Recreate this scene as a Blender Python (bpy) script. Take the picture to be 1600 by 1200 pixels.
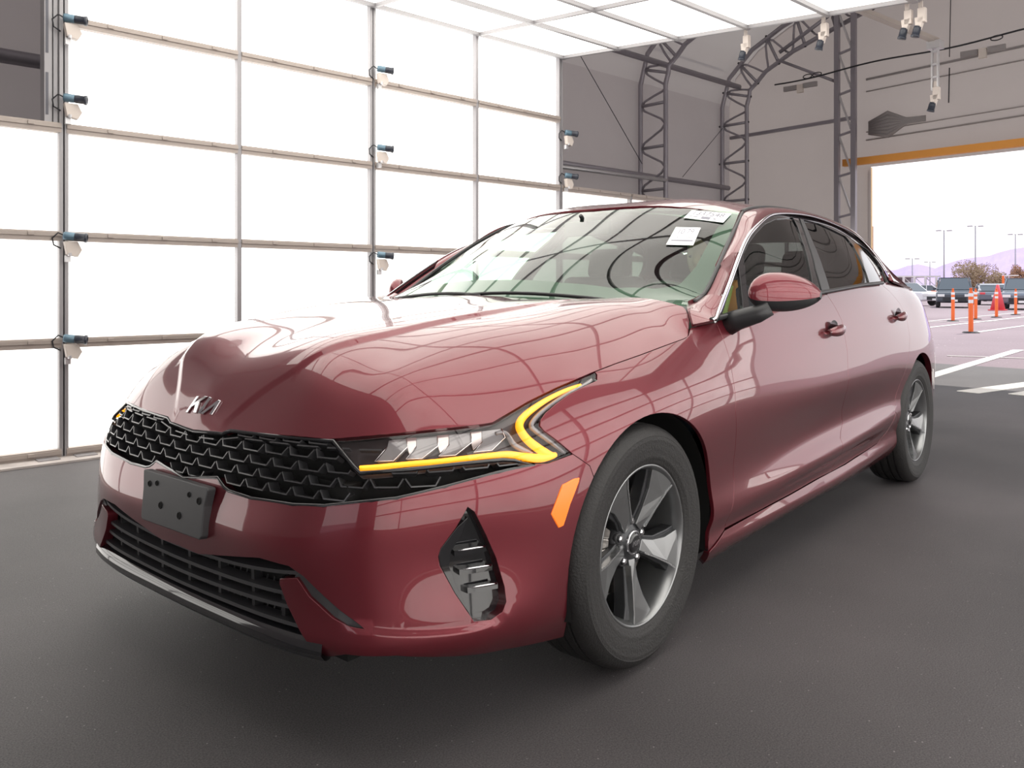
import bpy, bmesh, math, random
import numpy as np
from mathutils import Vector, Matrix
from mathutils.geometry import delaunay_2d_cdt
random.seed(7); np.random.seed(7)
for o in list(bpy.data.objects): bpy.data.objects.remove(o)
S = bpy.context.scene; COL = S.collection
# ---------------------------------------------------------------- camera
cd = bpy.data.cameras.new('camera'); cam = bpy.data.objects.new('camera', cd); COL.objects.link(cam)
cd.sensor_width = 36; cd.lens = 36 * 1283 / 1600; cd.shift_y = (452.7 - 600) / 1600; cd.clip_start = .05; cd.clip_end = 4000
cam.location = (-1.987, -2.082, 1.044); cam.rotation_euler = (math.pi / 2, 0, 0.698 - math.pi / 2)
S.camera = cam
# ---------------------------------------------------------------- sky and sun
SKY = 1.5; SUN = 3.2; PANEL = 2.3; CEIL = 2.3
W = bpy.data.worlds.new('sky'); S.world = W; W.use_nodes = True
nt = W.node_tree; nt.nodes.clear()
wo = nt.nodes.new('ShaderNodeOutputWorld'); bg = nt.nodes.new('ShaderNodeBackground'); nt.links.new(bg.outputs[0], wo.inputs[0])
tc = nt.nodes.new('ShaderNodeTexCoord'); sep = nt.nodes.new('ShaderNodeSeparateXYZ'); cr = nt.nodes.new('ShaderNodeValToRGB')
nt.links.new(tc.outputs['Generated'], sep.inputs[0]); nt.links.new(sep.outputs['Z'], cr.inputs[0]); nt.links.new(cr.outputs[0], bg.inputs[0])
cr.color_ramp.elements[0].color = (1, .96, .97, 1); cr.color_ramp.elements[1].color = (.80, .88, 1, 1); bg.inputs[1].default_value = SKY
sl = bpy.data.lights.new('sun', 'SUN'); sl.energy = SUN; sl.angle = .009; sl.color = (1, .93, .86)
so = bpy.data.objects.new('sun', sl); COL.objects.link(so); so.rotation_euler = (math.radians(38), math.radians(20), math.radians(60))
# ---------------------------------------------------------------- exposure
S.view_settings.view_transform = 'Standard'; S.view_settings.look = 'None'; S.view_settings.gamma = 1
S.view_settings.use_curve_mapping = False; S.view_settings.exposure = 0.0
# ---------------------------------------------------------------- surface maths (car space = world space, front axle at x=0)
CAM = np.array([-1.987, -2.082, 1.044]); YAW = 0.698; FPX = 1283.0; PX0 = 800.0; PY0 = 452.7
FW = np.array([math.cos(YAW), math.sin(YAW), 0.0]); RT = np.array([math.sin(YAW), -math.cos(YAW), 0.0])
def project(P):
    P = np.atleast_2d(np.asarray(P, float)) - CAM; d = P @ FW
    return np.stack([PX0 + FPX * (P @ RT) / d, PY0 - FPX * P[:, 2] / d], 1)
def sight(px, py, **k):
    """point on the line of sight through a photo pixel, at a known x, y, z or depth d"""
    r = FW + RT * (px - PX0) / FPX + np.array([0, 0, 1.0]) * (PY0 - py) / FPX
    (a, v), = k.items()
    if a == 'd': return CAM + r * v
    i = 'xyz'.index(a); return CAM + r * (v - CAM[i]) / r[i]

class Spl:
    """natural cubic spline through (t, Y)"""
    def __init__(s, t, Y):
        t = np.asarray(t, float); Y = np.asarray(Y, float); n = len(t); h = np.diff(t)
        A = np.zeros((n, n)); R = np.zeros((n,) + Y.shape[1:]); A[0, 0] = A[-1, -1] = 1
        for i in range(1, n - 1):
            A[i, i-1] = h[i-1]; A[i, i] = 2 * (h[i-1] + h[i]); A[i, i+1] = h[i]
            R[i] = 6 * ((Y[i+1] - Y[i]) / h[i] - (Y[i] - Y[i-1]) / h[i-1])
        s.t, s.Y, s.M = t, Y, np.linalg.solve(A, R)
    def __call__(s, x):
        x = np.asarray(x, float); i = np.clip(np.searchsorted(s.t, x) - 1, 0, len(s.t) - 2)
        h = s.t[i+1] - s.t[i]; a = (s.t[i+1] - x) / h; b = (x - s.t[i]) / h
        if s.Y.ndim > 1: a = a[..., None]; b = b[..., None]; h = h[..., None]
        ac = np.clip(a, -9, 9)
        r = a * s.Y[i] + b * s.Y[i+1] + ((a**3 - a) * s.M[i] + (b**3 - b) * s.M[i+1]) * h * h / 6
        return r
def batch_spl(T, Y, x):
    """one natural spline per row: T (N,K) knots, Y (N,K) values, x (N,)"""
    N, K = T.shape; h = np.diff(T, axis=1); A = np.zeros((N, K, K)); R = np.zeros((N, K))
    A[:, 0, 0] = 1; A[:, -1, -1] = 1
    for i in range(1, K - 1):
        A[:, i, i-1] = h[:, i-1]; A[:, i, i] = 2 * (h[:, i-1] + h[:, i]); A[:, i, i+1] = h[:, i]
        R[:, i] = 6 * ((Y[:, i+1] - Y[:, i]) / h[:, i] - (Y[:, i] - Y[:, i-1]) / h[:, i-1])
    M = np.linalg.solve(A, R[..., None])[..., 0]
    j = np.clip((x[:, None] > T).sum(1) - 1, 0, K - 2); r = np.arange(N)
    hh = T[r, j+1] - T[r, j]; xe = np.clip(x, T[:, 0] - .02, T[:, -1] + .02)
    a = (T[r, j+1] - xe) / hh; b = (xe - T[r, j]) / hh
    return a * Y[r, j] + b * Y[r, j+1] + ((a**3 - a) * M[r, j] + (b**3 - b) * M[r, j+1]) * hh * hh / 6

class TPS:
    """smooth height field through scattered points"""
    def __init__(s, P, V, sx=1.0, lam=1e-5):
        s.sx = sx; P = np.array(P, float) * [sx, 1]; s.P = P; n = len(P)
        r = np.linalg.norm(P[:, None] - P[None], axis=2); K = r**3 + np.eye(n) * lam
        Q = np.c_[np.ones(n), P]; A = np.block([[K, Q], [Q.T, np.zeros((3, 3))]])
        s.w = np.linalg.solve(A, np.r_[np.array(V, float), 0, 0, 0])
    def __call__(s, X):
        X = np.atleast_2d(X) * [s.sx, 1]; r = np.linalg.norm(X[:, None] - s.P[None], axis=2)
        return r**3 @ s.w[:-3] + s.w[-3] + X @ s.w[-2:]
def smooth(a, b, x):
    t = np.clip((x - a) / (b - a), 0, 1); return t * t * (3 - 2 * t)

class Surf:
    def __init__(s, f, u0, u1, v0, v1, flip=1): s.f = f; s.dom = (u0, u1, v0, v1); s.flip = flip; s.tab = None
    def __call__(s, U): return s.f(np.atleast_2d(np.asarray(U, float)))
    def normal(s, U, e=1.5e-3):
        U = np.atleast_2d(np.asarray(U, float))
        du = s(U + [e, 0]) - s(U - [e, 0]); dv = s(U + [0, e]) - s(U - [0, e])
        n = np.cross(du, dv) * s.flip; return n / (np.linalg.norm(n, axis=1)[:, None] + 1e-12)
    def inv(s, pts):
        """domain coordinates of points of the surface seen at photo pixels"""
        if s.tab is None:
            u0, u1, v0, v1 = s.dom; g = np.stack(np.meshgrid(np.linspace(u0, u1, 260), np.linspace(v0, v1, 140), indexing='ij'), -1).reshape(-1, 2)
            s.tab = (g, project(s(g)))
        out = []
        for p in pts:
            g, q = s.tab; u = g[np.argmin(((q - p)**2).sum(1))].copy()
            for _ in range(8):
                r = project(s(u))[0] - p; e = 1e-4
                J = np.stack([(project(s(u + [e, 0]))[0] - r - p) / e, (project(s(u + [0, e]))[0] - r - p) / e], 1)
                try: st = np.linalg.solve(J.T @ J + 1e-2 * np.eye(2), J.T @ r)
                except Exception: break
                st = np.clip(st, -.05, .05); u = u - st
                u = np.clip(u, [s.dom[0], s.dom[2]], [s.dom[1], s.dom[3]])
            out.append(u)
        return np.array(out)
    def at(s, pts): return s(s.inv(pts))

# plan outline of the lower body (x, half width), from the centre of the nose round to the centre of the tail
PLAN = [(-.890, 0), (-.888, .2), (-.880, .40), (-.854, .55), (-.798, .67), (-.70, .76), (-.57, .828), (-.42, .877), (-.30, .900), (-.1, .920), (.2, .930), (.6, .932),
        (1.2, .932), (1.8, .932), (2.4, .930), (2.85, .922), (3.3, .885), (3.6, .815), (3.8, .72), (3.915, .56), (3.952, .3), (3.958, 0)]
_pl = np.array(PLAN); _pl = np.r_[_pl[:0:-1] * [1, -1], _pl]
_i0 = len(PLAN) - 1
_sl = np.r_[0, np.cumsum(np.hypot(*np.diff(_pl, axis=0).T))]; _sl = _sl - _sl[_i0]
plan = Spl(_sl, _pl); SMAX = _sl[-1]
PS = dict(zip([p[0] for p in PLAN], _sl[_i0:]))
_ss = np.linspace(0, SMAX, 3000); _sx = plan(_ss)[:, 0]
def s_of_x(x): return float(np.interp(x, _sx, _ss))
# cross-section rows (height, offset from the plan outline) at stations along the outline
SEC = [
 (0.0,            [(.17,-.09),(.215,-.02),(.27,-.006),(.35,-.006),(.44,0),(.53,-.016),(.60,-.026),(.66,-.045),(.76,-.12),(.88,-.28)]),
 (PS[-.880],      [(.17,-.09),(.215,-.02),(.27,-.004),(.35,-.003),(.44,0),(.53,-.018),(.60,-.032),(.67,-.058),(.76,-.14),(.88,-.29)]),
 (PS[-.798],      [(.17,-.085),(.225,-.004),(.28,.008),(.35,.002),(.44,-.003),(.55,-.013),(.62,-.035),(.69,-.08),(.78,-.17),(.90,-.32)]),
 (PS[-.57],       [(.17,-.05),(.235,.006),(.285,.017),(.34,.008),(.43,-.004),(.56,-.008),(.64,-.032),(.71,-.075),(.80,-.17),(.90,-.32)]),
 (s_of_x(-.35),   [(.17,-.05),(.235,-.015),(.285,-.006),(.335,-.002),(.42,0),(.57,-.006),(.65,-.024),(.73,-.062),(.82,-.13),(.93,-.25)]),
 (s_of_x(0),      [(.16,-.06),(.235,-.03),(.285,-.025),(.33,-.018),(.42,-.012),(.60,0),(.70,-.012),(.78,-.045),(.85,-.095),(.95,-.20)]),
 (s_of_x(.5),     [(.15,-.09),(.225,-.038),(.265,-.044),(.312,-.028),(.40,-.030),(.62,-.006),(.72,-.010),(.82,-.036),(.90,-.062),(1.0,-.115)]),
 (s_of_x(1.2),    [(.15,-.11),(.225,-.043),(.270,-.056),(.345,-.022),(.420,-.046),(.63,-.006),(.73,-.012),(.84,-.034),(.95,-.062),(1.06,-.100)]),
 (s_of_x(1.9),    [(.155,-.11),(.235,-.044),(.285,-.058),(.380,-.020),(.450,-.044),(.64,-.006),(.74,-.012),(.86,-.032),(.98,-.064),(1.09,-.100)]),
 (s_of_x(2.4),    [(.165,-.10),(.26,-.040),(.315,-.045),(.410,-.022),(.47,-.034),(.64,-.006),(.75,-.012),(.88,-.036),(1.00,-.074),(1.10,-.115)]),
 (s_of_x(2.85),   [(.17,-.09),(.26,-.035),(.33,-.030),(.41,-.018),(.48,-.015),(.62,0),(.75,-.010),(.88,-.045),(1.00,-.092),(1.09,-.15)]),
 (s_of_x(3.4),    [(.18,-.08),(.26,-.030),(.33,-.018),(.41,-.010),(.48,-.006),(.62,0),(.75,-.012),(.88,-.045),(.99,-.085),(1.07,-.15)]),
 (s_of_x(3.8),    [(.19,-.10),(.26,-.040),(.33,-.015),(.41,-.006),(.48,0),(.62,-.010),(.75,-.04),(.88,-.075),(.98,-.10),(1.05,-.15)]),
 (SMAX,           [(.19,-.10),(.26,-.040),(.33,-.015),(.41,-.006),(.48,0),(.62,-.015),(.75,-.05),(.88,-.08),(.98,-.09),(1.05,-.14)]),
]
_st = np.array([q[0] for q in SEC]); _sz = np.array([q[1] for q in SEC])
_st2 = np.r_[-_st[:0:-1], _st]; _sz2 = np.r_[_sz[:0:-1], _sz]
secs = Spl(_st2, _sz2.reshape(len(_st2), -1))
# the crease round the lower corner of the front bumper: below it the skin steps out
def body(U):
    s, z = U[:, 0], U[:, 1]; p = plan(s); e = 1e-3; t = plan(s + e) - plan(s - e)
    n = np.stack([-t[:, 1], t[:, 0]], 1); n /= np.linalg.norm(n, axis=1)[:, None]
    Z = secs(s).reshape(-1, 10, 2); d = batch_spl(Z[:, :, 0], Z[:, :, 1], z)
    a = np.abs(s)
    d = d + .009 * smooth(.009, -.009, z - CREASE(a)) * smooth(1.04, .90, a) * smooth(.55, .68, a)
    q = p + n * d[:, None]
    return np.stack([q[:, 0], -q[:, 1], z], 1)
_cr = Spl([.515, .60, .68, .753, .867, .95, 1.0, 1.03], [.389, .325, .297, .289, .283, .284, .298, .325])
CREASE = lambda a: _cr(np.clip(a, .515, 1.03))
BODY = Surf(body, 0, 5.0, .15, 1.10, flip=1)
# ---- bonnet: its edge lies on the body surface, its crown follows the profile
HOOD_EDGE_PX = [(301,674),(347,677),(353,674),(360,672),(425,680),(513,688),(604,680),(690,671),(752,664),(770,661),(778,656),(800,643),(825,628),(870,606),(929,581),(960,569),(1000,555),(1040,540),(1070,529),(1077,525),(1079,511)]
hood_edge = BODY.at(HOOD_EDGE_PX); hood_edge[0, 1] = 0
_d = np.concatenate([np.linspace(a, b, 5)[:-1] for a, b in zip(HOOD_EDGE_PX[:-2], HOOD_EDGE_PX[1:-1])])
he_dense = BODY.at(_d); he_dense = he_dense[[0] + [i for i in range(1, len(he_dense)) if he_dense[i, 1] < -.03]]; he_dense[0, 1] = 0
HP = [(-.822,0,.712),(-.79,0,.765),(-.745,0,.815),(-.68,0,.860),(-.57,0,.905),(-.38,0,.955),(-.06,0,1.003),(.15,0,1.021),(.4,0,1.03),
      (-.765,-.40,.765),(-.70,-.45,.820),(-.60,-.5,.862),(-.50,-.5,.898),(-.335,-.5,.940),(-.034,-.5,.988),(.32,-.5,1.014),(-.64,-.6,.80),
      (-.45,-.66,.842),(-.25,-.70,.885),(0,-.72,.932),(.25,-.73,.975),(.42,-.75,.998),(.45,-.795,.985),(.48,-.5,1.02)]
_hp = np.array(HP); _he = [he_dense[0]]
for q in list(he_dense[1:]) + [hood_edge[-1]]:
    if np.linalg.norm(q - _he[-1]) > .022: _he.append(q)
_he = np.array(_he)
_hp = np.r_[_hp, _he]; _m = _hp[:, 1] < -1e-6
_hp = np.r_[_hp, _hp[_m] * [1, -1, 1]]
_ht = TPS(_hp[:, :2], _hp[:, 2], 1.0, 2e-5)
def crease_w(x): return np.interp(x, [-.86,-.825,-.77,-.72,-.60,-.5,-.2,.3,.5], [.10,.13,.21,.29,.36,.395,.455,.52,.53])
def hood_f(U):
    x, w = U[:, 0], np.abs(U[:, 1]); z = _ht(U)
    k = crease_w(x) ; a = smooth(-.85, -.79, x) * smooth(.45, -.2, x)
    z = z + .011 * a * (smooth(.013, -.013, w - k) - .5) * smooth(.30, .02, np.abs(w - k))
    return np.stack([x, U[:, 1], z], 1)
HOOD = Surf(hood_f, -.90, .60, -.90, .90)
# ---- windscreen
_sg = lambda px, py, w: tuple(sight(px, py, y=-w) * [1, -1, 1])
WSE = [_sg(1077,475,.765), _sg(1095,466,.762), _sg(1110,444,.752), _sg(1126,408,.728), _sg(1148,358,.680), _sg(1160,332,.636)]
WS = [(.22,0,1.000),(.42,0,1.100),(.65,0,1.214),(.88,0,1.320),(1.06,0,1.400),(.29,.4,1.0),(.48,.4,1.095),(.69,.4,1.202),(.92,.4,1.308),(1.10,.4,1.388)] + WSE
_w = np.array(WS); _w = np.r_[_w, _w[_w[:,1]>0]*[1,-1,1]]
_wt = TPS(_w[:, :2], _w[:, 2], 1.0, 1e-4)
SCREEN = Surf(lambda U: np.stack([U[:,0], U[:,1], _wt(U)], 1), .1, 1.4, -.85, .85)
# ---- roof
RF = [(1.06,0,1.405),(1.11,.4,1.392),(1.25,.60,1.368),(1.2,0,1.436),(1.35,0,1.455),(1.6,0,1.468),(1.9,0,1.470),(2.2,0,1.460),(2.5,0,1.435),(2.75,0,1.400),(2.95,0,1.36),
      (1.3,.4,1.436),(1.6,.4,1.452),(1.9,.4,1.453),(2.5,.4,1.418),(1.5,.60,1.405),(1.9,.60,1.415),(2.3,.60,1.402),(2.7,.60,1.362),(2.95,.60,1.310)]
_r = np.array(RF); _r = np.r_[_r, _r[_r[:,1]>0]*[1,-1,1]]
_rt = TPS(_r[:, :2], _r[:, 2], 1.0, 1e-4)
ROOF = Surf(lambda U: np.stack([U[:,0], U[:,1], _rt(U)], 1), 1.0, 3.05, -.7, .7)
# ---- side glass (domain x,z)
SG = [(.45,.946,.862),(.8,.97,.866),(1.5,1.033,.856),(2.1,1.07,.846),(2.5,1.08,.825),(2.9,1.07,.80),(.70,1.085,.820),(.93,1.212,.768),(1.14,1.288,.724),(1.34,1.346,.690),
      (1.7,1.382,.662),(2.1,1.38,.660),(2.5,1.335,.668),(2.66,1.27,.700),(2.79,1.17,.752),(3.0,1.2,.76),(1.5,1.2,.785),(2.1,1.22,.775)]
_g = np.array(SG); _gt = TPS(_g[:, :2], _g[:, 2], 1.0, 1e-3)
SIDE = Surf(lambda U: np.stack([U[:,0], -_gt(U), U[:,1]], 1), .4, 3.3, .90, 1.42, flip=1)
# ---- cant rail: strip from the screen / roof / rear glass edge (A) to the side window / shoulder edge (B)
RA = [_sg(1074,485,.802),_sg(1073,479,.785)] + WSE + [(1.5,.612,1.403),(1.9,.600,1.415),(2.3,.60,1.402),(2.7,.60,1.362),(3.0,.60,1.280),(3.3,.60,1.190),(3.55,.60,1.120),(3.75,.60,1.075),(3.93,.57,1.05)]
_sg = lambda px, py, w: tuple(sight(px, py, y=-w) * [1, -1, 1])
RB = [_sg(1081,511,.846),(.46,.873,.938),_sg(1121,493,.864),_sg(1131,465,.842),_sg(1142,435,.820),_sg(1162,382,.768),_sg(1180,356,.724),_sg(1196,341,.690),(1.52,.670,1.376),(1.9,.660,1.392),(2.25,.661,1.372),
      _sg(1333,366,.668),_sg(1357,388,.700),_sg(1381,419,.755),_sg(1393,441,.800),tuple(BODY([(s_of_x(3.25),1.045)])[0]*[1,-1,1]),tuple(BODY([(s_of_x(3.8),.985)])[0]*[1,-1,1])]
RA = np.array(RA); RB = np.array(RB)
_ra = Spl(np.arange(len(RA)), RA); _rb15 = Spl(np.arange(15), RB[:15])
def _rb(t):
    t = np.asarray(t, float); tt = np.clip(t, 0, None); lin = np.stack([np.interp(tt, np.arange(len(RB)), RB[:, k]) for k in range(3)], -1)
    return np.where((t > 14)[..., None], lin, _rb15(np.minimum(t, 14)))
def rail_f(U):
    a, b = _ra(U[:, 0]), _rb(U[:, 0]); v = U[:, 1][:, None]
    p = a * (1 - v) + b * v; t = _ra(U[:, 0] + .01) - _ra(U[:, 0] - .01)
    n = np.cross(t, b - a); n /= np.linalg.norm(n, axis=1)[:, None]; n = np.where((n[:, 1] < 0)[:, None], -n, n)
    p = p + n * (.014 * 4 * v * (1 - v)) * (smooth(.2, 3.5, U[:, 0]) * smooth(15, 12, U[:, 0]))[:, None]
    return p * [1, -1, 1]
RAIL = Surf(rail_f, 0, len(RA) - 1, 0, 1)
# ---------------------------------------------------------------- materials
MT = {}
def mat(name, col, rough=.5, metal=0, coat=0, coat_rough=.02, spec=.5, emit=None, es=1.0, noise=None, bump=None, alpha=None):
    m = bpy.data.materials.new(name); m.use_nodes = True; t = m.node_tree; b = t.nodes['Principled BSDF']
    b.inputs['Base Color'].default_value = (*col, 1); b.inputs['Roughness'].default_value = rough; b.inputs['Metallic'].default_value = metal
    b.inputs['Coat Weight'].default_value = coat; b.inputs['Coat Roughness'].default_value = coat_rough; b.inputs['Specular IOR Level'].default_value = spec
    if emit: b.inputs['Emission Color'].default_value = (*emit, 1); b.inputs['Emission Strength'].default_value = es
    if noise or bump:
        tc = t.nodes.new('ShaderNodeTexCoord')
    if noise:
        sc, amt = noise; n = t.nodes.new('ShaderNodeTexNoise'); n.inputs['Scale'].default_value = sc; n.inputs['Detail'].default_value = 6
        t.links.new(tc.outputs['Object'], n.inputs['Vector']); r = t.nodes.new('ShaderNodeValToRGB')
        r.color_ramp.elements[0].position = .3; r.color_ramp.elements[1].position = .7
        r.color_ramp.elements[0].color = (*[c * (1 - amt) for c in col], 1); r.color_ramp.elements[1].color = (*[min(1, c * (1 + amt)) for c in col], 1)
        t.links.new(n.outputs['Fac'], r.inputs[0]); t.links.new(r.outputs[0], b.inputs['Base Color'])
    if bump:
        sc, amt = bump; n = t.nodes.new('ShaderNodeTexNoise'); n.inputs['Scale'].default_value = sc; n.inputs['Detail'].default_value = 5
        t.links.new(tc.outputs['Object'], n.inputs['Vector']); u = t.nodes.new('ShaderNodeBump'); u.inputs['Strength'].default_value = amt; u.inputs['Distance'].default_value = .01
        t.links.new(n.outputs['Fac'], u.inputs['Height']); t.links.new(u.outputs[0], b.inputs['Normal'])
    MT[name] = m; return m
def glass_mat(name, tint, refl=1.0, rough=0.0, ior=1.5):
    m = bpy.data.materials.new(name); m.use_nodes = True; t = m.node_tree; t.nodes.clear()
    o = t.nodes.new('ShaderNodeOutputMaterial'); mx = t.nodes.new('ShaderNodeMixShader'); tr = t.nodes.new('ShaderNodeBsdfTransparent'); g = t.nodes.new('ShaderNodeBsdfGlossy')
    f = t.nodes.new('ShaderNodeFresnel'); f.inputs[0].default_value = ior; tr.inputs[0].default_value = (*tint, 1); g.inputs['Roughness'].default_value = rough
    g.inputs[0].default_value = (refl, refl, refl, 1)
    ge = t.nodes.new('ShaderNodeNewGeometry'); mr = t.nodes.new('ShaderNodeMapRange'); mr.inputs[3].default_value = ior; mr.inputs[4].default_value = 1 / ior
    t.links.new(ge.outputs['Backfacing'], mr.inputs[0]); t.links.new(mr.outputs[0], f.inputs[0])      # thin pane: same reflectance from both sides
    t.links.new(f.outputs[0], mx.inputs[0]); t.links.new(tr.outputs[0], mx.inputs[1]); t.links.new(g.outputs[0], mx.inputs[2]); t.links.new(mx.outputs[0], o.inputs[0])
    MT[name] = m; return m
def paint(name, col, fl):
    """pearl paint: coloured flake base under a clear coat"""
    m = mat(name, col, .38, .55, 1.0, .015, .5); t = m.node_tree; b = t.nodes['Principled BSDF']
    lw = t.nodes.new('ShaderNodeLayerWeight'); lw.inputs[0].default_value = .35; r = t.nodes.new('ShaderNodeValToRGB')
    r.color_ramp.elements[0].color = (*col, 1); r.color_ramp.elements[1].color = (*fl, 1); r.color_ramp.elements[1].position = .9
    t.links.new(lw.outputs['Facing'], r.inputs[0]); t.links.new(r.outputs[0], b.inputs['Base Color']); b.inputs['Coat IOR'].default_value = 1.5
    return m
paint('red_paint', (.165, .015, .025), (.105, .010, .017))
mat('black_gloss', (.012, .012, .014), .08, 0, .6); mat('black_plastic', (.022, .022, .024), .42); mat('dark_grey_plastic', (.045, .045, .048), .45)
mat('void', (.004, .004, .004), .9); mat('rubber', (.017, .016, .016), .62, bump=(160, .25)); mat('tyre_tread', (.030, .028, .028), .8, bump=(90, .5))
mat('chrome', (.75, .75, .77), .08, 1); mat('satin_chrome', (.55, .55, .57), .22, 1); mat('alloy', (.27, .275, .28), .28, .85); mat('alloy_bright', (.60, .61, .62), .22, .9); mat('alloy_dark', (.055, .056, .060), .35, .6)
mat('brake_steel', (.35, .33, .31), .35, 1, noise=(60, .3)); mat('amber_lens', (.95, .22, .03), .25, emit=(1, .18, .02), es=.35); 
mat('amber_light', (1, .5, .05), .4, emit=(1.0, .34, .004), es=1.5); mat('amber_light_hot', (1, .7, .1), .4, emit=(1.0, .60, .02), es=1.6)
mat('lamp_chrome', (.62, .56, .55), .16, .9); mat('lamp_dark', (.06, .05, .052), .25, .3); mat('lamp_lens', (.30, .30, .31), .06, .2, .8)
mat('seat_cloth', (.045, .045, .048), .85, noise=(120, .3)); mat('dash', (.03, .03, .032), .6); mat('headliner', (.30, .30, .29), .9)
mat('sticker_white', (.86, .86, .88), .5); mat('sticker_print', (.22, .22, .26), .6)
glass_mat('screen_glass', (.60, .86, .68), .95, 0, 1.5); glass_mat('side_glass', (.58, .66, .62), .9, 0, 1.55); glass_mat('tinted_glass', (.10, .10, .10), .9, 0, 1.55)
glass_mat('lens_clear', (.90, .88, .88), .9, 0, 1.45)
# ---------------------------------------------------------------- object helpers
def newobj(name, V, F, m, parent=None, N=None, smooth_=True, kind=None, label=None):
    me = bpy.data.meshes.new(name); me.from_pydata([tuple(map(float, v)) for v in V], [], [tuple(map(int, f)) for f in F]); me.update()
    ms = m if isinstance(m, (list, tuple)) else [m]
    for q in ms: me.materials.append(MT[q])
    if smooth_ and len(me.polygons): me.polygons.foreach_set('use_smooth', [True] * len(me.polygons))
    if N is not None: me.normals_split_custom_set_from_vertices([tuple(map(float, n)) for n in N])
    o = bpy.data.objects.new(name, me); COL.objects.link(o)
    if parent: o.parent = parent
    if kind: o['kind'] = kind
    if label: o['label'] = label
    return o
def thing(name, label, cat, loc=(0, 0, 0), rz=0, group=None):
    o = bpy.data.objects.new(name, None); o.empty_display_size = .1; COL.objects.link(o); o.location = loc; o.rotation_euler = (0, 0, rz)
    o['label'] = label; o['category'] = cat
    if group: o['group'] = group
    return o
def tag(o, label, cat, group=None):
    o['label'] = label; o['category'] = cat
    if group: o['group'] = group
    return o
class MB:
    """collects simple solids into one mesh"""
    def __init__(s): s.V = []; s.F = []
    def add(s, V, F):
        b = len(s.V); s.V += [tuple(map(float, v)) for v in V]; s.F += [tuple(b + i for i in f) for f in F]; return s
    def hexa(s, P): return s.add(P, [(0,3,2,1),(4,5,6,7),(0,1,5,4),(1,2,6,5),(2,3,7,6),(3,0,4,7)])
    def box(s, c, d, R=None):
        c = np.array(c, float); d = np.array(d, float) / 2; P = np.array([(-1,-1,-1),(1,-1,-1),(1,1,-1),(-1,1,-1),(-1,-1,1),(1,-1,1),(1,1,1),(-1,1,1)]) * d
        if R is not None: P = P @ np.array(R).T
        return s.hexa(P + c)
    def bar(s, a, b, w, h=None, up=(0, 0, 1)):
        """rectangular bar from a to b"""
        a = np.array(a, float); b = np.array(b, float); h = h or w; d = b - a; d /= np.linalg.norm(d); up = np.array(up, float)
        if abs(d @ up) > .98: up = np.array((1.0, 0, 0))
        r = np.cross(d, up); r /= np.linalg.norm(r); u = np.cross(r, d); r = r * w / 2; u = u * h / 2
        return s.hexa([a-r-u, a+r-u, b+r-u, b-r-u, a-r+u, a+r+u, b+r+u, b-r+u])
    def tube(s, P, r, n=8, cap=True, closed=False):
        P = np.array(P, float); m = len(P); r = np.full(m, r) if np.isscalar(r) else np.array(r, float)
        T = np.gradient(P, axis=0) if not closed else np.roll(P, -1, 0) - np.roll(P, 1, 0)
        T /= np.linalg.norm(T, axis=1)[:, None] + 1e-12
        u = np.cross(T[0], (0, 0, 1)); 
        if np.linalg.norm(u) < .1: u = np.cross(T[0], (1, 0, 0))
        u /= np.linalg.norm(u); V = []
        for i in range(m):
            u = u - T[i] * (u @ T[i]); u /= np.linalg.norm(u); v = np.cross(T[i], u)
            for k in range(n): a = 2 * math.pi * k / n; V.append(P[i] + r[i] * (math.cos(a) * u + math.sin(a) * v))
        F = [(i*n+k, i*n+(k+1) % n, (i+1)*n+(k+1) % n, (i+1)*n+k) for i in range(m-1) for k in range(n)]
        if closed: F += [((m-1)*n+k, (m-1)*n+(k+1) % n, (k+1) % n, k) for k in range(n)]
        elif cap: F += [tuple(range(n-1, -1, -1)), tuple((m-1)*n+k for k in range(n))]
        return s.add(V, F)
    def lathe(s, prof, n=32, M=None, closed=False):
        """profile of (radius, axial) turned round local z"""
        V = []; m = len(prof)
        for i in range(n):
            a = 2 * math.pi * i / n; V += [(r * math.cos(a), r * math.sin(a), h) for r, h in prof]
        F = []
        for i in range(n):
            j = (i + 1) % n
            for k in range(m - (0 if closed else 1)): l = (k + 1) % m; F.append((i*m+k, j*m+k, j*m+l, i*m+l))
        V = np.array(V)
        if M is not None: V = V @ np.array(M)[:3, :3].T + np.array(M)[:3, 3]
        return s.add(V, F)
    def prism(s, poly, f0, f1):
        """polygon swept from f0(p) to f1(p)"""
        n = len(poly); return s.add([f0(p) for p in poly] + [f1(p) for p in poly], [tuple(range(n-1, -1, -1)), tuple(range(n, 2*n))] + [(i, (i+1) % n, n+(i+1) % n, n+i) for i in range(n)])
    def obj(s, name, m, parent=None, smooth_=False, **k): return newobj(name, s.V, s.F, m, parent, None, smooth_, **k)
def bev(o, w=.004, seg=2, ang=40):
    b = o.modifiers.new('bevel', 'BEVEL'); b.width = w; b.segments = seg; b.limit_method = 'ANGLE'; b.angle_limit = math.radians(ang)
    return o
def sharp_smooth(o, ang=35):
    me = o.data; me.polygons.foreach_set('use_smooth', [True] * len(me.polygons))
    try: me.set_sharp_from_angle(angle=math.radians(ang))
    except Exception: pass
    return o
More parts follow.
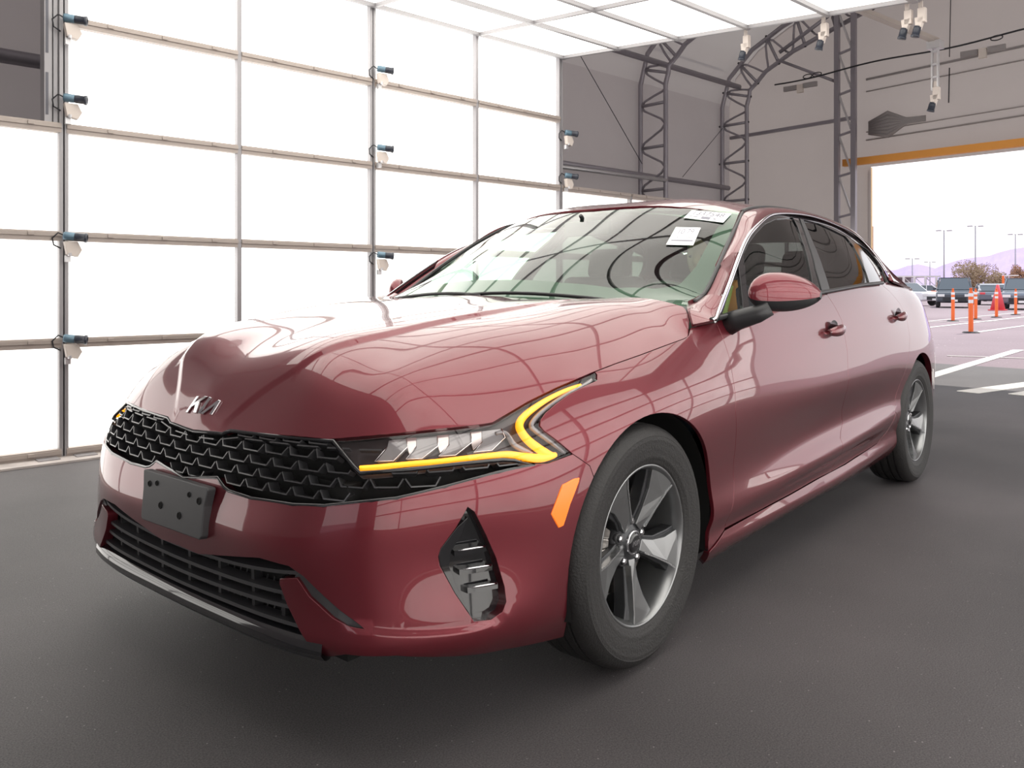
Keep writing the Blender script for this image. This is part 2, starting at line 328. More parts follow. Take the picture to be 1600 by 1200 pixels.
# ---------------------------------------------------------------- trimmed surface panels
def resample(P, step, closed=True):
    P = np.array(P, float); Q = np.r_[P, P[:1]] if closed else P; out = []
    for a, b in zip(Q[:-1], Q[1:]):
        n = max(1, int(math.ceil(np.linalg.norm(b - a) / step))); out += [a + (b - a) * k / n for k in range(n)]
    if not closed: out.append(Q[-1])
    return np.array(out)
def inside(P, poly):
    x, y = P[:, 0], P[:, 1]; r = np.zeros(len(P), bool); a = poly; b = np.roll(poly, -1, 0)
    for (x0, y0), (x1, y1) in zip(a, b):
        if y0 == y1: continue
        c = ((y0 > y) != (y1 > y)) & (x < (x1 - x0) * (y - y0) / (y1 - y0) + x0); r ^= c
    return r
def area(p): x, y = p[:, 0], p[:, 1]; return .5 * (x @ np.roll(y, -1) - y @ np.roll(x, -1))
def inset(p, g):
    """move a counter-clockwise loop inwards by g"""
    a = np.roll(p, 1, 0); b = np.roll(p, -1, 0); t1 = p - a; t2 = b - p
    t1 /= np.linalg.norm(t1, axis=1)[:, None] + 1e-12; t2 /= np.linalg.norm(t2, axis=1)[:, None] + 1e-12
    n1 = np.stack([-t1[:, 1], t1[:, 0]], 1); n2 = np.stack([-t2[:, 1], t2[:, 0]], 1); n = n1 + n2; l = np.linalg.norm(n, axis=1)[:, None]; n /= l + 1e-12
    c = np.clip((n * n1).sum(1), .5, 1)[:, None]; return p + n * g / c
def panel(name, surf, outer, m, parent, holes=(), step=.02, gap=.0015, edge=.014, off=0.0, mirror=False, hole_edge=None, grid=None, label=None, round_=.0012, scale=(1, 1), feature=()):
    """mesh of a surface trimmed to an outline, with turned edges; domain units are metres (times scale)"""
    sc = np.array(scale, float); O = np.array(outer, float) * sc
    if area(O) < 0: O = O[::-1]
    loops = [inset(resample(O, step), gap)]
    for h in holes:
        H = np.array(h, float) * sc
        if area(H) > 0: H = H[::-1]
        loops.append(inset(resample(H, step), gap))
    g = grid or step; lo = loops[0].min(0); hi = loops[0].max(0)
    G = np.stack(np.meshgrid(np.arange(lo[0], hi[0], g), np.arange(lo[1], hi[1], g), indexing='ij'), -1).reshape(-1, 2)
    k = inside(G, loops[0])
    for h in loops[1:]: k &= ~inside(G, h)
    G = G[k]; B = np.concatenate(loops)
    if len(G): G = G[np.array([np.min(((B - q)**2).sum(1)) > (.45 * g)**2 for q in G], bool)]
    pts = list(B); E = []; b = 0
    for l in loops: E += [(b + i, b + (i + 1) % len(l)) for i in range(len(l))]; b += len(l)
    for fl in feature:
        fp = resample(np.array(fl, float) * sc, g * .6, False); b0 = len(pts); pts += list(fp); E += [(b0 + i, b0 + i + 1) for i in range(len(fp) - 1)]
    pts += list(G)
    r = delaunay_2d_cdt([Vector(p) for p in pts], E, [], 0, 1e-6, True)
    V2 = np.array([tuple(v) for v in r[0]]); F = np.array([f for f in r[2] if len(f) == 3]); orig = r[3]
    C = V2[F].mean(1); k = inside(C, loops[0])
    for h in loops[1:]: k &= ~inside(C, h)
    F = F[k]; mp = {}
    for i, src in enumerate(orig):
        for q in src: mp[q] = i
    U = V2 / sc; P = surf(U); Nn = surf.normal(U); P = P + Nn * off
    # face winding
    f0 = F[:min(60, len(F))]; fn = np.cross(P[f0[:, 1]] - P[f0[:, 0]], P[f0[:, 2]] - P[f0[:, 0]]).sum(0)
    if fn @ Nn[f0[:, 0]].sum(0) < 0: F = F[:, ::-1]
    V = list(P); N = list(Nn); FF = [tuple(f) for f in F]
    if edge:
        b = 0
        for li, l in enumerate(loops):
            n = len(l); idx = [mp[b + i] for i in range(n)]; b += n
            p = P[idx]; nn = Nn[idx]; t = np.roll(p, -1, 0) - np.roll(p, 1, 0); t /= np.linalg.norm(t, axis=1)[:, None] + 1e-12
            outw = np.cross(t, nn)
            c = P[F].mean(1)
            # outward: away from the material
            ins = V2[idx] ; test = l + (np.roll(l, -1, 0) - l) * .5
            q2 = inset(l, .002); q3 = surf(q2 / sc) + nn * off
            sgn = np.sign(((p - q3) * outw).sum()); outw *= sgn if sgn else 1
            ed = edge if li == 0 or hole_edge is None else hole_edge
            v0 = len(V); r_ = round_
            V += list(p + outw * r_ * .7 - nn * r_ * .3); N += list((outw + nn) / 1.414)
            V += list(p + outw * r_ - nn * r_); N += list(outw)
            V += list(p + outw * r_ - nn * ed); N += list(outw)
            for i in range(n):
                j = (i + 1) % n; q = [(idx[i], idx[j], v0+j, v0+i), (v0+i, v0+j, v0+n+j, v0+n+i), (v0+n+i, v0+n+j, v0+2*n+j, v0+2*n+i)]
                FF += [x if sgn < 0 else x[::-1] for x in q]
            # check winding of this loop against its normals
            q = FF[-1]; a_ = np.array(V[q[0]]); fnn = np.cross(np.array(V[q[1]]) - a_, np.array(V[q[2]]) - a_)
            if fnn @ np.array(N[q[0]]) < 0:
                FF[-3*n:] = [x[::-1] for x in FF[-3*n:]]
    V = np.array(V); N = np.array(N)
    o = newobj(name, V, FF, m, parent, N, label=label)
    if not mirror: return o
    V2_ = V * [1, -1, 1]; N2 = N * [1, -1, 1]
    o2 = newobj(name, V2_, [f[::-1] for f in FF], m, parent, N2, label=label)
    return o, o2
def mirror_obj(o, parent=None, name=None):
    """copy of a mesh object reflected to the other side of the car"""
    me = o.data.copy(); me.transform(Matrix.Scale(-1, 4, (0, 1, 0))); me.flip_normals()
    c = o.copy(); c.data = me; COL.objects.link(c); c.parent = parent or o.parent
    return c
# ================================================================ the drive-through light booth and the tent round it
def pane_mat(name, col, es, sc=1.6, amt=.12):
    m = bpy.data.materials.new(name); m.use_nodes = True; t = m.node_tree; b = t.nodes['Principled BSDF']
    b.inputs['Base Color'].default_value = (.8, .8, .78, 1); b.inputs['Roughness'].default_value = .6
    tc = t.nodes.new('ShaderNodeTexCoord'); n = t.nodes.new('ShaderNodeTexNoise'); n.inputs['Scale'].default_value = sc; n.inputs['Detail'].default_value = 1
    mr = t.nodes.new('ShaderNodeMapRange'); mr.inputs[1].default_value = .3; mr.inputs[2].default_value = .7; mr.inputs[3].default_value = es * (1 - amt); mr.inputs[4].default_value = es * (1 + amt)
    t.links.new(tc.outputs['Object'], n.inputs[0]); t.links.new(n.outputs[0], mr.inputs[0]); t.links.new(mr.outputs[0], b.inputs['Emission Strength'])
    b.inputs['Emission Color'].default_value = (*col, 1); MT[name] = m
pane_mat('wall_diffuser', (1, .985, .955), PANEL); pane_mat('low_diffuser', (1, .965, .925), PANEL * .85); pane_mat('ceiling_diffuser', (1, .97, .90), CEIL)
mat('frame_beige', (.36, .31, .28), .45, .2); mat('frame_grey', (.30, .29, .30), .4, .3); mat('frame_dark', (.10, .10, .12), .5)

def cloth(name, col, tl, noise, bump):
    m = mat(name, col, .9, noise=noise, bump=bump); t = m.node_tree; o = t.nodes['Material Output']; b = t.nodes['Principled BSDF']
    ad = t.nodes.new('ShaderNodeAddShader'); tr = t.nodes.new('ShaderNodeBsdfTranslucent'); tr.inputs[0].default_value = (*tl, 1)
    t.links.new(b.outputs[0], ad.inputs[0]); t.links.new(tr.outputs[0], ad.inputs[1]); t.links.new(ad.outputs[0], o.inputs[0])
cloth('tent_fabric', (.26, .24, .24), (.125, .114, .106), (.5, .10), (1.2, .35)); cloth('tent_roof_fabric', (.28, .26, .26), (.118, .108, .101), (.5, .1), None)
mat('steel_tube', (.32, .30, .33), .45, .5); mat('steel_bright', (.55, .54, .55), .35, .6)
mat('orange_bar', (.75, .32, .06), .6); mat('bracket_beige', (.62, .55, .50), .5); mat('camera_black', (.03, .035, .05), .35); mat('camera_blue', (.12, .20, .26), .4, .3)
mat('concrete', (.42, .38, .36), .85, noise=(9, .15)); mat('black_cable', (.02, .02, .025), .5)
TH = math.radians(-7.5); E1 = np.array([math.cos(TH), math.sin(TH), 0]); E2 = np.array([E1[1], -E1[0], 0]); OR = np.array([.1266, 3.3139, 0])
def bp(u, v, z): return OR + E1 * u + E2 * v + np.array([0, 0, z])
def slab(mb, u0, u1, v0, v1, z0, z1):
    P = [bp(u0,v0,z0), bp(u1,v0,z0), bp(u1,v1,z0), bp(u0,v1,z0), bp(u0,v0,z1), bp(u1,v0,z1), bp(u1,v1,z1), bp(u0,v1,z1)]
    return mb.hexa([P[0],P[3],P[2],P[1],P[4],P[7],P[6],P[5]])
# ground
def ground_mat(name, ca, cb, rough, bs, fine=220, patch=.6, pos=(.35,.65)):
    m = bpy.data.materials.new(name); m.use_nodes = True; t = m.node_tree; b = t.nodes['Principled BSDF']; L = t.links.new
    tc = t.nodes.new('ShaderNodeTexCoord'); n1 = t.nodes.new('ShaderNodeTexNoise'); n1.inputs['Scale'].default_value = fine; n1.inputs['Detail'].default_value = 3
    n2 = t.nodes.new('ShaderNodeTexNoise'); n2.inputs['Scale'].default_value = patch; n2.inputs['Detail'].default_value = 5
    v = t.nodes.new('ShaderNodeTexVoronoi'); v.inputs['Scale'].default_value = fine * .75
    r = t.nodes.new('ShaderNodeValToRGB'); r.color_ramp.elements[0].position, r.color_ramp.elements[1].position = pos
    r.color_ramp.elements[0].color = (*ca, 1); r.color_ramp.elements[1].color = (*cb, 1)
    mx = t.nodes.new('ShaderNodeMixRGB'); mx.inputs[0].default_value = .5
    for n in (n1, n2, v): L(tc.outputs['Object'], n.inputs['Vector'])
    L(n1.outputs['Fac'], mx.inputs[1]); L(n2.outputs['Fac'], mx.inputs[2]); L(mx.outputs[0], r.inputs[0]); L(r.outputs[0], b.inputs['Base Color'])
    # pale stones showing here and there in the binder
    vc = t.nodes.new('ShaderNodeTexVoronoi'); vc.inputs['Scale'].default_value = fine * .45; L(tc.outputs['Object'], vc.inputs['Vector'])
    sp = t.nodes.new('ShaderNodeSeparateColor'); L(vc.outputs['Color'], sp.inputs[0])
    g1 = t.nodes.new('ShaderNodeMath'); g1.operation = 'GREATER_THAN'; g1.inputs[1].default_value = .985; L(sp.outputs[0], g1.inputs[0])
    g2 = t.nodes.new('ShaderNodeMath'); g2.operation = 'LESS_THAN'; g2.inputs[1].default_value = .22; L(vc.outputs['Distance'], g2.inputs[0])
    g3 = t.nodes.new('ShaderNodeMath'); g3.operation = 'MULTIPLY'; L(g1.outputs[0], g3.inputs[0]); L(g2.outputs[0], g3.inputs[1])
    m2 = t.nodes.new('ShaderNodeMixRGB'); m2.inputs[2].default_value = (*[min(1, c * 2.6) for c in cb], 1); L(g3.outputs[0], m2.inputs[0]); L(r.outputs[0], m2.inputs[1]); L(m2.outputs[0], b.inputs['Base Color'])
    bu = t.nodes.new('ShaderNodeBump'); bu.inputs['Strength'].default_value = bs; bu.inputs['Distance'].default_value = .003
    n3 = t.nodes.new('ShaderNodeTexNoise'); n3.inputs['Scale'].default_value = fine * 1.6; n3.inputs['Detail'].default_value = 4; n3.inputs['Roughness'].default_value = .75
    L(tc.outputs['Object'], n3.inputs['Vector']); L(n3.outputs['Fac'], bu.inputs['Height']); L(bu.outputs[0], b.inputs['Normal'])
    b.inputs['Roughness'].default_value = rough; b.inputs['Specular IOR Level'].default_value = .5; MT[name] = m
ground_mat('asphalt', (.016, .0145, .016), (.098, .087, .091), .60, 1.0, 240, .5, (.40, .64))
ground_mat('lot_asphalt', (.22, .165, .185), (.31, .24, .265), .85, .3, 30, .25)
mb = MB(); mb.add([bp(-12,-4,0), bp(10.9,-4,0), bp(10.9,14,0), bp(-12,14,0)], [(0,3,2,1)]); mb.obj('floor', 'asphalt', kind='structure')
mb = MB(); mb.add([bp(-300,-300,-.004), bp(900,-300,-.004), bp(900,300,-.004), bp(-300,300,-.004)], [(0,3,2,1)]); mb.obj('ground_outside', 'lot_asphalt', kind='structure')
ZR = [.03, .714, 1.376, 2.045, 2.715, 3.385]; UC = [0, 1.132, 2.249, 3.345, 4.42]
def light_wall(name, v0, side, cols, rows_of):
    """side=+1: panels face +v (the left wall), -1: face -v; rows_of(u) = rows of panels in the bay that starts at u"""
    root = MB(); nr = [rows_of(c) for c in cols[:-1]]
    for c0, c1, k in zip(cols[:-1], cols[1:], nr): slab(root, c0, c1, v0 - side * .22, v0 - side * .2, .0, ZR[k])
    w = root.obj(name, 'frame_dark', kind='structure')
    def f(a, b): return (min(v0 + side * a, v0 + side * b), max(v0 + side * a, v0 + side * b))
    for c0, c1, k in zip(cols[:-1], cols[1:], nr):
        for r in range(k):
            mb = MB(); slab(mb, c0 + .01, c1 - .01, *f(-.06, -.045), ZR[r] + .01, ZR[r+1] - .01); mb.obj('light_panel', 'low_diffuser' if (r < 1 or k == 3) else 'wall_diffuser', w)
        for r in range(k + 1):
            z = ZR[r]; mb = MB(); h = .030; slab(mb, c0 + .014, c1 - .014, *f(-.05, .004), z - h, z + h); slab(mb, c0 + .014, c1 - .014, *f(.004, .012), z - h * .1, z + h * .75)
            for q in range(3):
                cu = c0 + (c1 - c0) * (.22 + .3 * q); slab(mb, cu, cu + .035, *f(.012, .020), z, z + h * .7)
            bev(mb.obj('transom', 'frame_beige', w), .0015)
    for i, u in enumerate(cols):
        top = ZR[max([nr[i]] if i == 0 else [nr[i-1]] if i == len(cols) - 1 else [nr[i-1], nr[i]])]
        big = abs(u) < .01 or abs(u - 2.249) < .01 or abs(u - 4.42) < .01; wd = .026 if big else .016
        mb = MB(); slab(mb, u - wd, u - .004 if big else u + wd, *f(-.05, .0), .0, top)
        if big: slab(mb, u + .004, u + wd, *f(-.05, .0), .0, top); slab(mb, u - .004, u + .004, *f(-.05, -.03), 0, top)
        bev(mb.obj('mullion', 'frame_grey', w), .002)
    for u in (0, 2.249, 4.42):                                   # feet under the uprights
        for q in (-.16, .05): mb = MB(); slab(mb, u + q, u + q + .12, *f(-.02, .09), 0, .018); mb.obj('foot_plate', 'frame_grey', w)
    mb = MB(); slab(mb, -4.6, 9.95, *f(-.15, .17), -.01, .012); mb.obj('kerb', 'concrete', w)
    return w
LC = [-4.48, -3.36, -2.24, -1.12] + UC + [5.5, 6.6, 7.7, 8.8, 9.9]
lw = light_wall('wall_left', 0, 1, LC, lambda u: 5 if 0 <= u < 4.3 else 3)
VR = 6.7; rw = light_wall('wall_right', VR, -1, [-4.48, -2.24, 0, 2.249, 4.42, 6.6, 8.8, 9.9], lambda u: 5 if 0 <= u < 4.3 else 4 if u > 4 else 3)
# upright at the open end of the tall section
mb = MB(); slab(mb, -.055, -.028, -.30, -.02, 2.075, 3.6); slab(mb, -.105, -.06, -.12, -.02, 2.075, 3.6); bev(mb.obj('end_upright', 'frame_grey', lw), .003)
mb = MB()
for z0, z1 in ((2.12, 2.38), (2.5, 2.9), (3.0, 3.5)): slab(mb, -.097, -.082, -.0195, -.0170, z0, z1)
mb.obj('slot', 'frame_dark', lw)
# light ceiling, falling slightly towards the middle
def hz(v): return 3.34 - .09 * min(v, VR - v)
cb = MB(); cvs = [0.02] + [.05 + .67 * k for k in range(1, 11)]; cvs = [v for v in cvs if v < VR - .95]
cvs = [.03, .72, 1.39, 2.06, 2.73, 3.35, 4.02, 4.69, 5.36, 6.03]
cb.add([bp(-1.16, 0, hz(0) + .12), bp(4.45, 0, hz(0) + .12), bp(4.45, VR/2, hz(VR/2) + .12), bp(-1.16, VR/2, hz(VR/2) + .12), bp(4.45, 6.08, hz(6.08) + .12), bp(-1.16, 6.08, hz(6.08) + .12)], [(0,1,2,3), (3,2,4,5)])
ceil = cb.obj('ceiling', 'frame_dark', kind='structure')
CU = [-1.132] + UC
for i in range(5):
    for a, b in zip(cvs[:-1], cvs[1:]):
        u0, u1 = CU[i] + .012, CU[i+1] - .012; a2, b2 = a + .012, b - .012
        P = [bp(u, v, hz(v) + d) for d in (0, .02) for u, v in ((u0, a2), (u1, a2), (u1, b2), (u0, b2))]
        mb = MB(); mb.hexa(P); mb.obj('light_panel', 'ceiling_diffuser', ceil)
for k, u in enumerate(CU):
    for a, b in zip(cvs[:-1], cvs[1:]):
        mb = MB(); mb.bar(bp(u, a, hz(a) - .005), bp(u, b, hz(b) - .005), .03 if k in (0, 5) else .022, .05); mb.obj('ceiling_rib', 'frame_grey', ceil)
for j, v in enumerate(cvs):
    mb = MB(); w_ = .05 if j in (5,) else .032
    mb.bar(bp(-1.16, v, hz(v) - .008), bp(4.45, v, hz(v) - .008), w_, .05); mb.obj('ceiling_rail', 'frame_grey', ceil)
# tent shell: section in (v, z)
SEC_T = [(-2.15, 0), (-2.15, 4.15), (-2.02, 4.6), (-1.6, 4.98), (-1.05, 5.24), (-.6, 5.38), (.5, 5.7), (2.2, 6.15), (3.65, 6.5)]
SEC_T = SEC_T + [(7.3 - v, z) for v, z in SEC_T[-2::-1]]
U0, U1 = -9.0, 10.75
for i, nm in ((0, 'wall_tent_left'), (len(SEC_T) - 2, 'wall_tent_right')):
    (a, z0), (b, z1) = SEC_T[i], SEC_T[i+1]; mb = MB(); mb.add([bp(U0, a, z0), bp(U1, a, z0), bp(U1, b, z1), bp(U0, b, z1)], [(0,1,2,3)]); mb.obj(nm, 'tent_fabric', kind='structure')
mb = MB(); n = len(SEC_T); V = []; TW = bpy.data.objects['wall_tent_left']
for v, z in SEC_T[1:-1]: V += [bp(U0, v, z), bp(U1, v, z)]
mb.add(V, [(2*i, 2*i+1, 2*i+3, 2*i+2) for i in range(n - 3)]); mb.obj('roof_tent', 'tent_roof_fabric', smooth_=True, kind='structure')
def end_wall(nm, u, d0, d1, hh):
    mb = MB(); poly = SEC_T
    def strip(v0, v1, z0):
        vs = [v0] + [v for v, z in poly if v0 < v < v1] + [v1]; zt = [float(np.interp(v, [p[0] for p in poly[1:-1]], [p[1] for p in poly[1:-1]])) for v in vs]
        m = len(vs); mb.add([bp(u, v, z0) for v in vs] + [bp(u, v, z) for v, z in zip(vs, zt)], [(i, i+1, m+i+1, m+i) for i in range(m - 1)])
    strip(poly[1][0], d0, 0); strip(d0, d1, hh); strip(d1, poly[-2][0], 0)
    return mb.obj(nm, 'tent_fabric', kind='structure')
ew = end_wall('wall_end', U1 - .02, .26, 7.4, 2.86)
end_wall('wall_entrance', U0, 2.2, 6.3, 2.7)
# seams and gathered cloth on the end wall
mb = MB(); mb.bar(bp(U1-.06, -2.1, 3.60), bp(U1-.06, 0, 3.62), .05); mb.obj('wall_rail', 'steel_tube', ew)
for z, w_ in ((3.42, .012), (3.30, .02), (4.02, .015), (4.2, .03)):
    mb = MB(); mb.bar(bp(U1-.045, .2, z - .04), bp(U1-.045, 7.2, z + .12), .02, w_); mb.obj('cloth_seam', 'tent_fabric', ew)
mb = MB()
for k in range(7):
    z = 3.25 + .055 * k; mb.tube([bp(U1-.08, .26, z + .10 - .03*k), bp(U1-.12, .55, z + .02), bp(U1-.10, .8, 3.42 + .01 * k), bp(U1-.06, 1.05, 3.42 + .012 * k)], [.028, .034, .022, .006], 6)
mb.obj('gathered_cloth', 'tent_fabric', ew, True)
mb = MB(); mb.tube([bp(U1-.06, 1.35, 3.62), bp(U1-.06, 1.36, 4.1)], .008, 6); mb.tube([bp(U1-.06, 1.36, 4.25), bp(U1-.06, 1.38, 5.2)], .006, 6); mb.obj('pull_cord', 'black_cable', ew)
tag(MB().bar(bp(U1-.22, -.06, 2.93), bp(U1-.22, 7.6, 2.93), .09, .10).obj('door_bar', 'orange_bar'), 'long orange bar across the head of the open doorway', 'bar')
# tubular trusses
def offs(P, d):
    P = np.array(P, float); T = np.gradient(P, axis=0); T /= np.linalg.norm(T, axis=1)[:, None]; return P + np.stack([T[:, 1], -T[:, 0]], 1) * d
def truss(u, lab, wraps=False):
    t = thing('arch_truss', lab, 'truss', tuple(bp(u, -2.0, 0)))
    base = np.array(bp(u, -2.0, 0)); L = lambda v, z: bp(u, v, z) - base
    path = [(v + (.08 if v < 3.65 else -.08 if v > 3.65 else 0), z - .08) for v, z in SEC_T]; path[0] = (path[0][0], 0); path[-1] = (path[-1][0], 0)
    O = resample(np.array(path), .33, False); I = offs(O, .46); 
    for nm, Q in (('outer_chord', O), ('inner_chord', I)): mb = MB(); mb.tube([L(*q) for q in Q], .035, 8); mb.obj(nm, 'steel_tube', t, True)
    n = len(O)
    for i in range(0, n - 1, 2):
        mb = MB(); mb.tube([L(*O[i]), L(*I[i])], .024, 6); mb.obj('web_bar', 'steel_tube', t, True)
        if i + 2 < n:                                        # bent diagonal from chord to chord
            a, b = (O[i], I[min(i+1, n-1)]); c = O[i+2]
            q = chaikin([a * .9 + I[i] * .1, a * .3 + b * .7, b * .96 + O[i+1] * .04, c * .3 + b * .7, c * .9 + I[i+2] * .1], 2) if False else None
            s = np.linspace(0, 1, 9); mid = np.array([O[i] * (1 - k) + c * k for k in s]); mi = np.array([I[i] * (1 - k) + I[i+2] * k for k in s]); ww = (.5 - .5 * np.cos(2 * math.pi * s))[:, None] * .94 + .03
            mb = MB(); mb.tube([L(*p) for p in mid * (1 - ww) + mi * ww], .017, 6); mb.obj('lacing_bar', 'steel_tube', t, True)
    if wraps:
        for i in range(2, 26, 2):
            mb = MB(); a = O[i] * 1.12 - I[i] * .12; b = I[i] * 1.08 - O[i] * .08; mb.tube([L(*a), L(*b)], .018, 6); mb.obj('cable_wrap', 'black_cable', t, True)
        mb = MB(); mb.tube([L(*(q * 1.1 - r * .1)) + E1 * .03 for q, r in zip(O[:30], I[:30])], .014, 6); mb.obj('cable_run', 'black_cable', t, True)
    return t
def chaikin(P, n=1):
    P = np.array(P, float)
    for _ in range(n):
        Q = [P[0]]
        for a, b in zip(P[:-1], P[1:]): Q += [a * .75 + b * .25, a * .25 + b * .75]
        P = np.array(Q + [P[-1]])
    return P
truss(8.25, 'tubular steel arch truss nearer the light wall, second from the doorway'); truss(10.4, 'tubular steel arch truss with black cables wound round it, by the doorway', True)
truss(-1.6, 'tubular steel arch truss above the booth entrance side')
# door post truss
t = thing('door_post', 'tall square steel lattice post at the left side of the open doorway', 'post', tuple(bp(10.3, .1, 0)))
bs = bp(10.3, .1, 0)
for v, nm, mm in ((-.05, 'chord', 'steel_tube'), (.20, 'chord', 'steel_tube')):
    mb = MB(); slab(mb, 10.27, 10.33, v - .035, v + .035, 0, 5.5); mb.V = [tuple(np.array(p) - bs) for p in mb.V]; mb.obj(nm, mm, t)
for k in range(9):
    z = .3 + .6 * k; mb = MB(); mb.bar(bp(10.3, -.05, z) - bs, bp(10.3, .20, z + .05) - bs, .03); mb.obj('rung', 'steel_tube', t)
    mb = MB(); mb.bar(bp(10.3, .17, z + .05) - bs, bp(10.3, -.02, z + .6) - bs, .024); mb.obj('lacing_bar', 'steel_bright', t)
# purlins between the frames
TW = MB().bar(bp(-5, -1.98, 5.02), bp(10.6, -1.98, 5.02), .03).obj('tent_framing', 'steel_tube', kind='structure')  # eaves purlin, root of the tent framing
def pipe(name, lab, a, b, r, m='steel_tube', grp=None):
    mb = MB(); mb.tube([bp(*a), bp(*b)], r, 8); mb.obj(name, m, TW, True)
pipe('purlin', 'bright steel pipe running behind the light wall to the first truss', (5.4, -1.75, 2.62), (8.25, -1.6, 2.62), .028, 'steel_bright')
pipe('purlin', 'grey pipe running low along the tent side behind the bright pipe', (4.5, -1.95, 2.72), (10.4, -1.95, 2.72), .04)
pipe('purlin', 'grey eaves pipe running between the two arch trusses high up', (-1.6, -1.75, 4.35), (10.4, -1.75, 4.35), .045)
pipe('purlin', 'grey pipe above the left end of the low light wall', (-6, -1.9, 2.9), (2.0, -1.9, 2.9), .06)
pipe('brace', 'slanting steel brace from the cabled arch to the door post', (10.35, -1.0, 4.62), (10.35, -.05, 4.1), .022)
pipe('brace', 'short steel brace high between arch and door post', (10.35, -1.0, 4.75), (10.35, -.05, 5.2), .03)
mb = MB(); mb.tube([bp(6.5, -2.0, 4.6), bp(8.2, -2.0, 2.9)], .006, 5); mb.obj('guy_wire', 'black_cable', TW)
mb = MB(); mb.tube([bp(9.2, -2.0, 2.8), bp(10.3, -2.0, 3.7)], .005, 5); mb.obj('guy_wire', 'black_cable', TW)
P = [bp(10.2, v, 4.22 + .06 * (v + 1) / 4 + .02 * math.sin(v * 3)) for v in np.linspace(-1.0, 5.5, 40)]
mb = MB(); mb.tube(P, .012, 6)
for v in (-.45, -.3, 2.1): mb.tube([bp(10.18, v + .07 * math.cos(a), 4.24 + .03 * math.sin(a)) for a in np.linspace(0, 6.3, 14)], .008, 5)
tag(mb.obj('sagging_cable', 'black_cable', None, True), 'dark cable with coiled loops strung across above the doorway', 'cable')
for v in (-.55, 1.95):
    t = thing('flood_lamp', 'pale twin flood lamp fixture hanging on the cable, ' + ('left of the door post' if v < 0 else 'right of the hanging camera'), 'lamp', tuple(bp(10.15, v, 4.1)))
    for s in (-1, 1): mb = MB(); mb.box(E2 * s * .16, (.05, .2, .07)); mb.obj('lamp_head', 'tent_roof_fabric', t)
    mb = MB(); mb.box((0, 0, -.03), (.06, .09, .12)); mb.obj('junction_box', 'bracket_beige', t)
# cameras on the light wall
def wall_camera(u, z, lab, v=.02, s=1.0):
    t = thing('wall_camera', lab, 'camera', tuple(bp(u, v, z)), TH, 'small cameras clamped to the light wall')
    # local x along the wall, -y towards the car
    mb = MB(); mb.V = []; P = [(-.045, .02), (.03, .02), (.055, -.03), (.03, -.075), (-.03, -.06)]
    mb.prism(P, lambda p: (p[0], -.012, p[1]), lambda p: (p[0], -.055, p[1])); bev(mb.obj('bracket', 'bracket_beige', t), .003)
    mb = MB(); mb.box((-.02, -.02, -.085), (.03, .03, .04)); mb.lathe([(0, 0), (.012, 0), (.012, .02), (0, .02)], 8, Matrix.Translation((-.015, -.05, -.07))); mb.obj('clamp', 'steel_bright', t)
    R = Matrix.Translation((-.035, -.035, .055)) @ Matrix.Rotation(math.radians(96), 4, 'Y') @ Matrix.Rotation(math.radians(25), 4, 'X')
    mb = MB(); mb.lathe([(0, -.01), (.024, -.01), (.026, .0), (.026, .05), (.02, .055), (0, .055)], 14, R); mb.obj('camera_body', 'camera_blue', t, True)
    mb = MB(); mb.lathe([(0, .05), (.024, .05), (.026, .06), (.026, .105), (.030, .107), (.030, .120), (.022, .122), (.020, .112), (0, .112)], 16, R); mb.obj('camera_lens', 'camera_black', t, True)
    mb = MB(); mb.tube([(-.02, -.02, .05), (-.07, -.01, .075), (-.10, .0, .04), (-.09, .01, .0), (-.05, .015, -.02)], .005, 6); mb.obj('camera_cable', 'black_cable', t, True)
pl = {0: ((2.66, 'left end, top'), (2.17, 'left end, just above the low wall'), (1.32, 'left end, second from the floor'), (.69, 'left end, lowest')),
      2.27: ((2.76, 'middle joint, uppermost'), (2.13, 'middle joint, second from the top'), (1.27, 'middle joint, beside the windscreen')),
      4.44: ((2.53, 'far end of the tall wall, upper'), (2.11, 'far end of the tall wall, lower'))}
for u, L in pl.items():
    for z, lab in L: wall_camera(u + .03, z, 'small beige bracket camera on the light wall: ' + lab)
# cameras hanging from the edge of the ceiling
def hang_camera(v, lab, drop=0.0, u=4.5, two=False):
    t = thing('ceiling_camera', lab, 'camera', tuple(bp(u, v, hz(v) - .02)), TH, 'cameras hanging from the ceiling edge')
    if drop:
        mb = MB(); mb.box((0, 0, -.03), (.10, .10, .06)); mb.obj('mount_plate', 'steel_bright', t)
        for sx in (-.022, .022): mb = MB(); mb.box((0, sx, -.06 - drop / 2), (.03, .012, drop)); mb.obj('drop_rail', 'steel_bright', t)
        for k in range(4): mb = MB(); mb.box((0, 0, -.08 - drop * k / 3.2), (.03, .045, .014)); mb.obj('rail_tie', 'steel_bright', t)
    z = -drop
    mb = MB(); mb.box((0, 0, z - .02), (.012, .03, .06)); mb.box((0, -.01, z - .09), (.04, .05, .10)); mb.prism([(-.03, 0), (.035, 0), (.03, -.06), (0, -.085)], lambda p: (-.02, p[0], z - .10 + p[1]), lambda p: (.02, p[0], z - .10 + p[1])); bev(mb.obj('bracket', 'bracket_beige', t), .003)
    R = Matrix.Translation((-.01, .015, z - .16)) @ Matrix.Rotation(math.radians(195), 4, 'X')
    mb = MB(); mb.lathe([(0, 0), (.022, 0), (.026, .02), (.026, .06), (.029, .06), (.029, .075), (0, .07)], 14, R); mb.obj('camera_lens', 'camera_black', t, True)
hang_camera(2.0, 'beige camera hanging from the ceiling edge, leftmost of the row'); hang_camera(2.66, 'beige camera hanging from the ceiling edge, above the cabled arch')
hang_camera(3.27, 'beige camera at the top right ceiling edge, left one of the close pair'); hang_camera(3.36, 'beige camera at the top right ceiling edge, right one of the close pair')
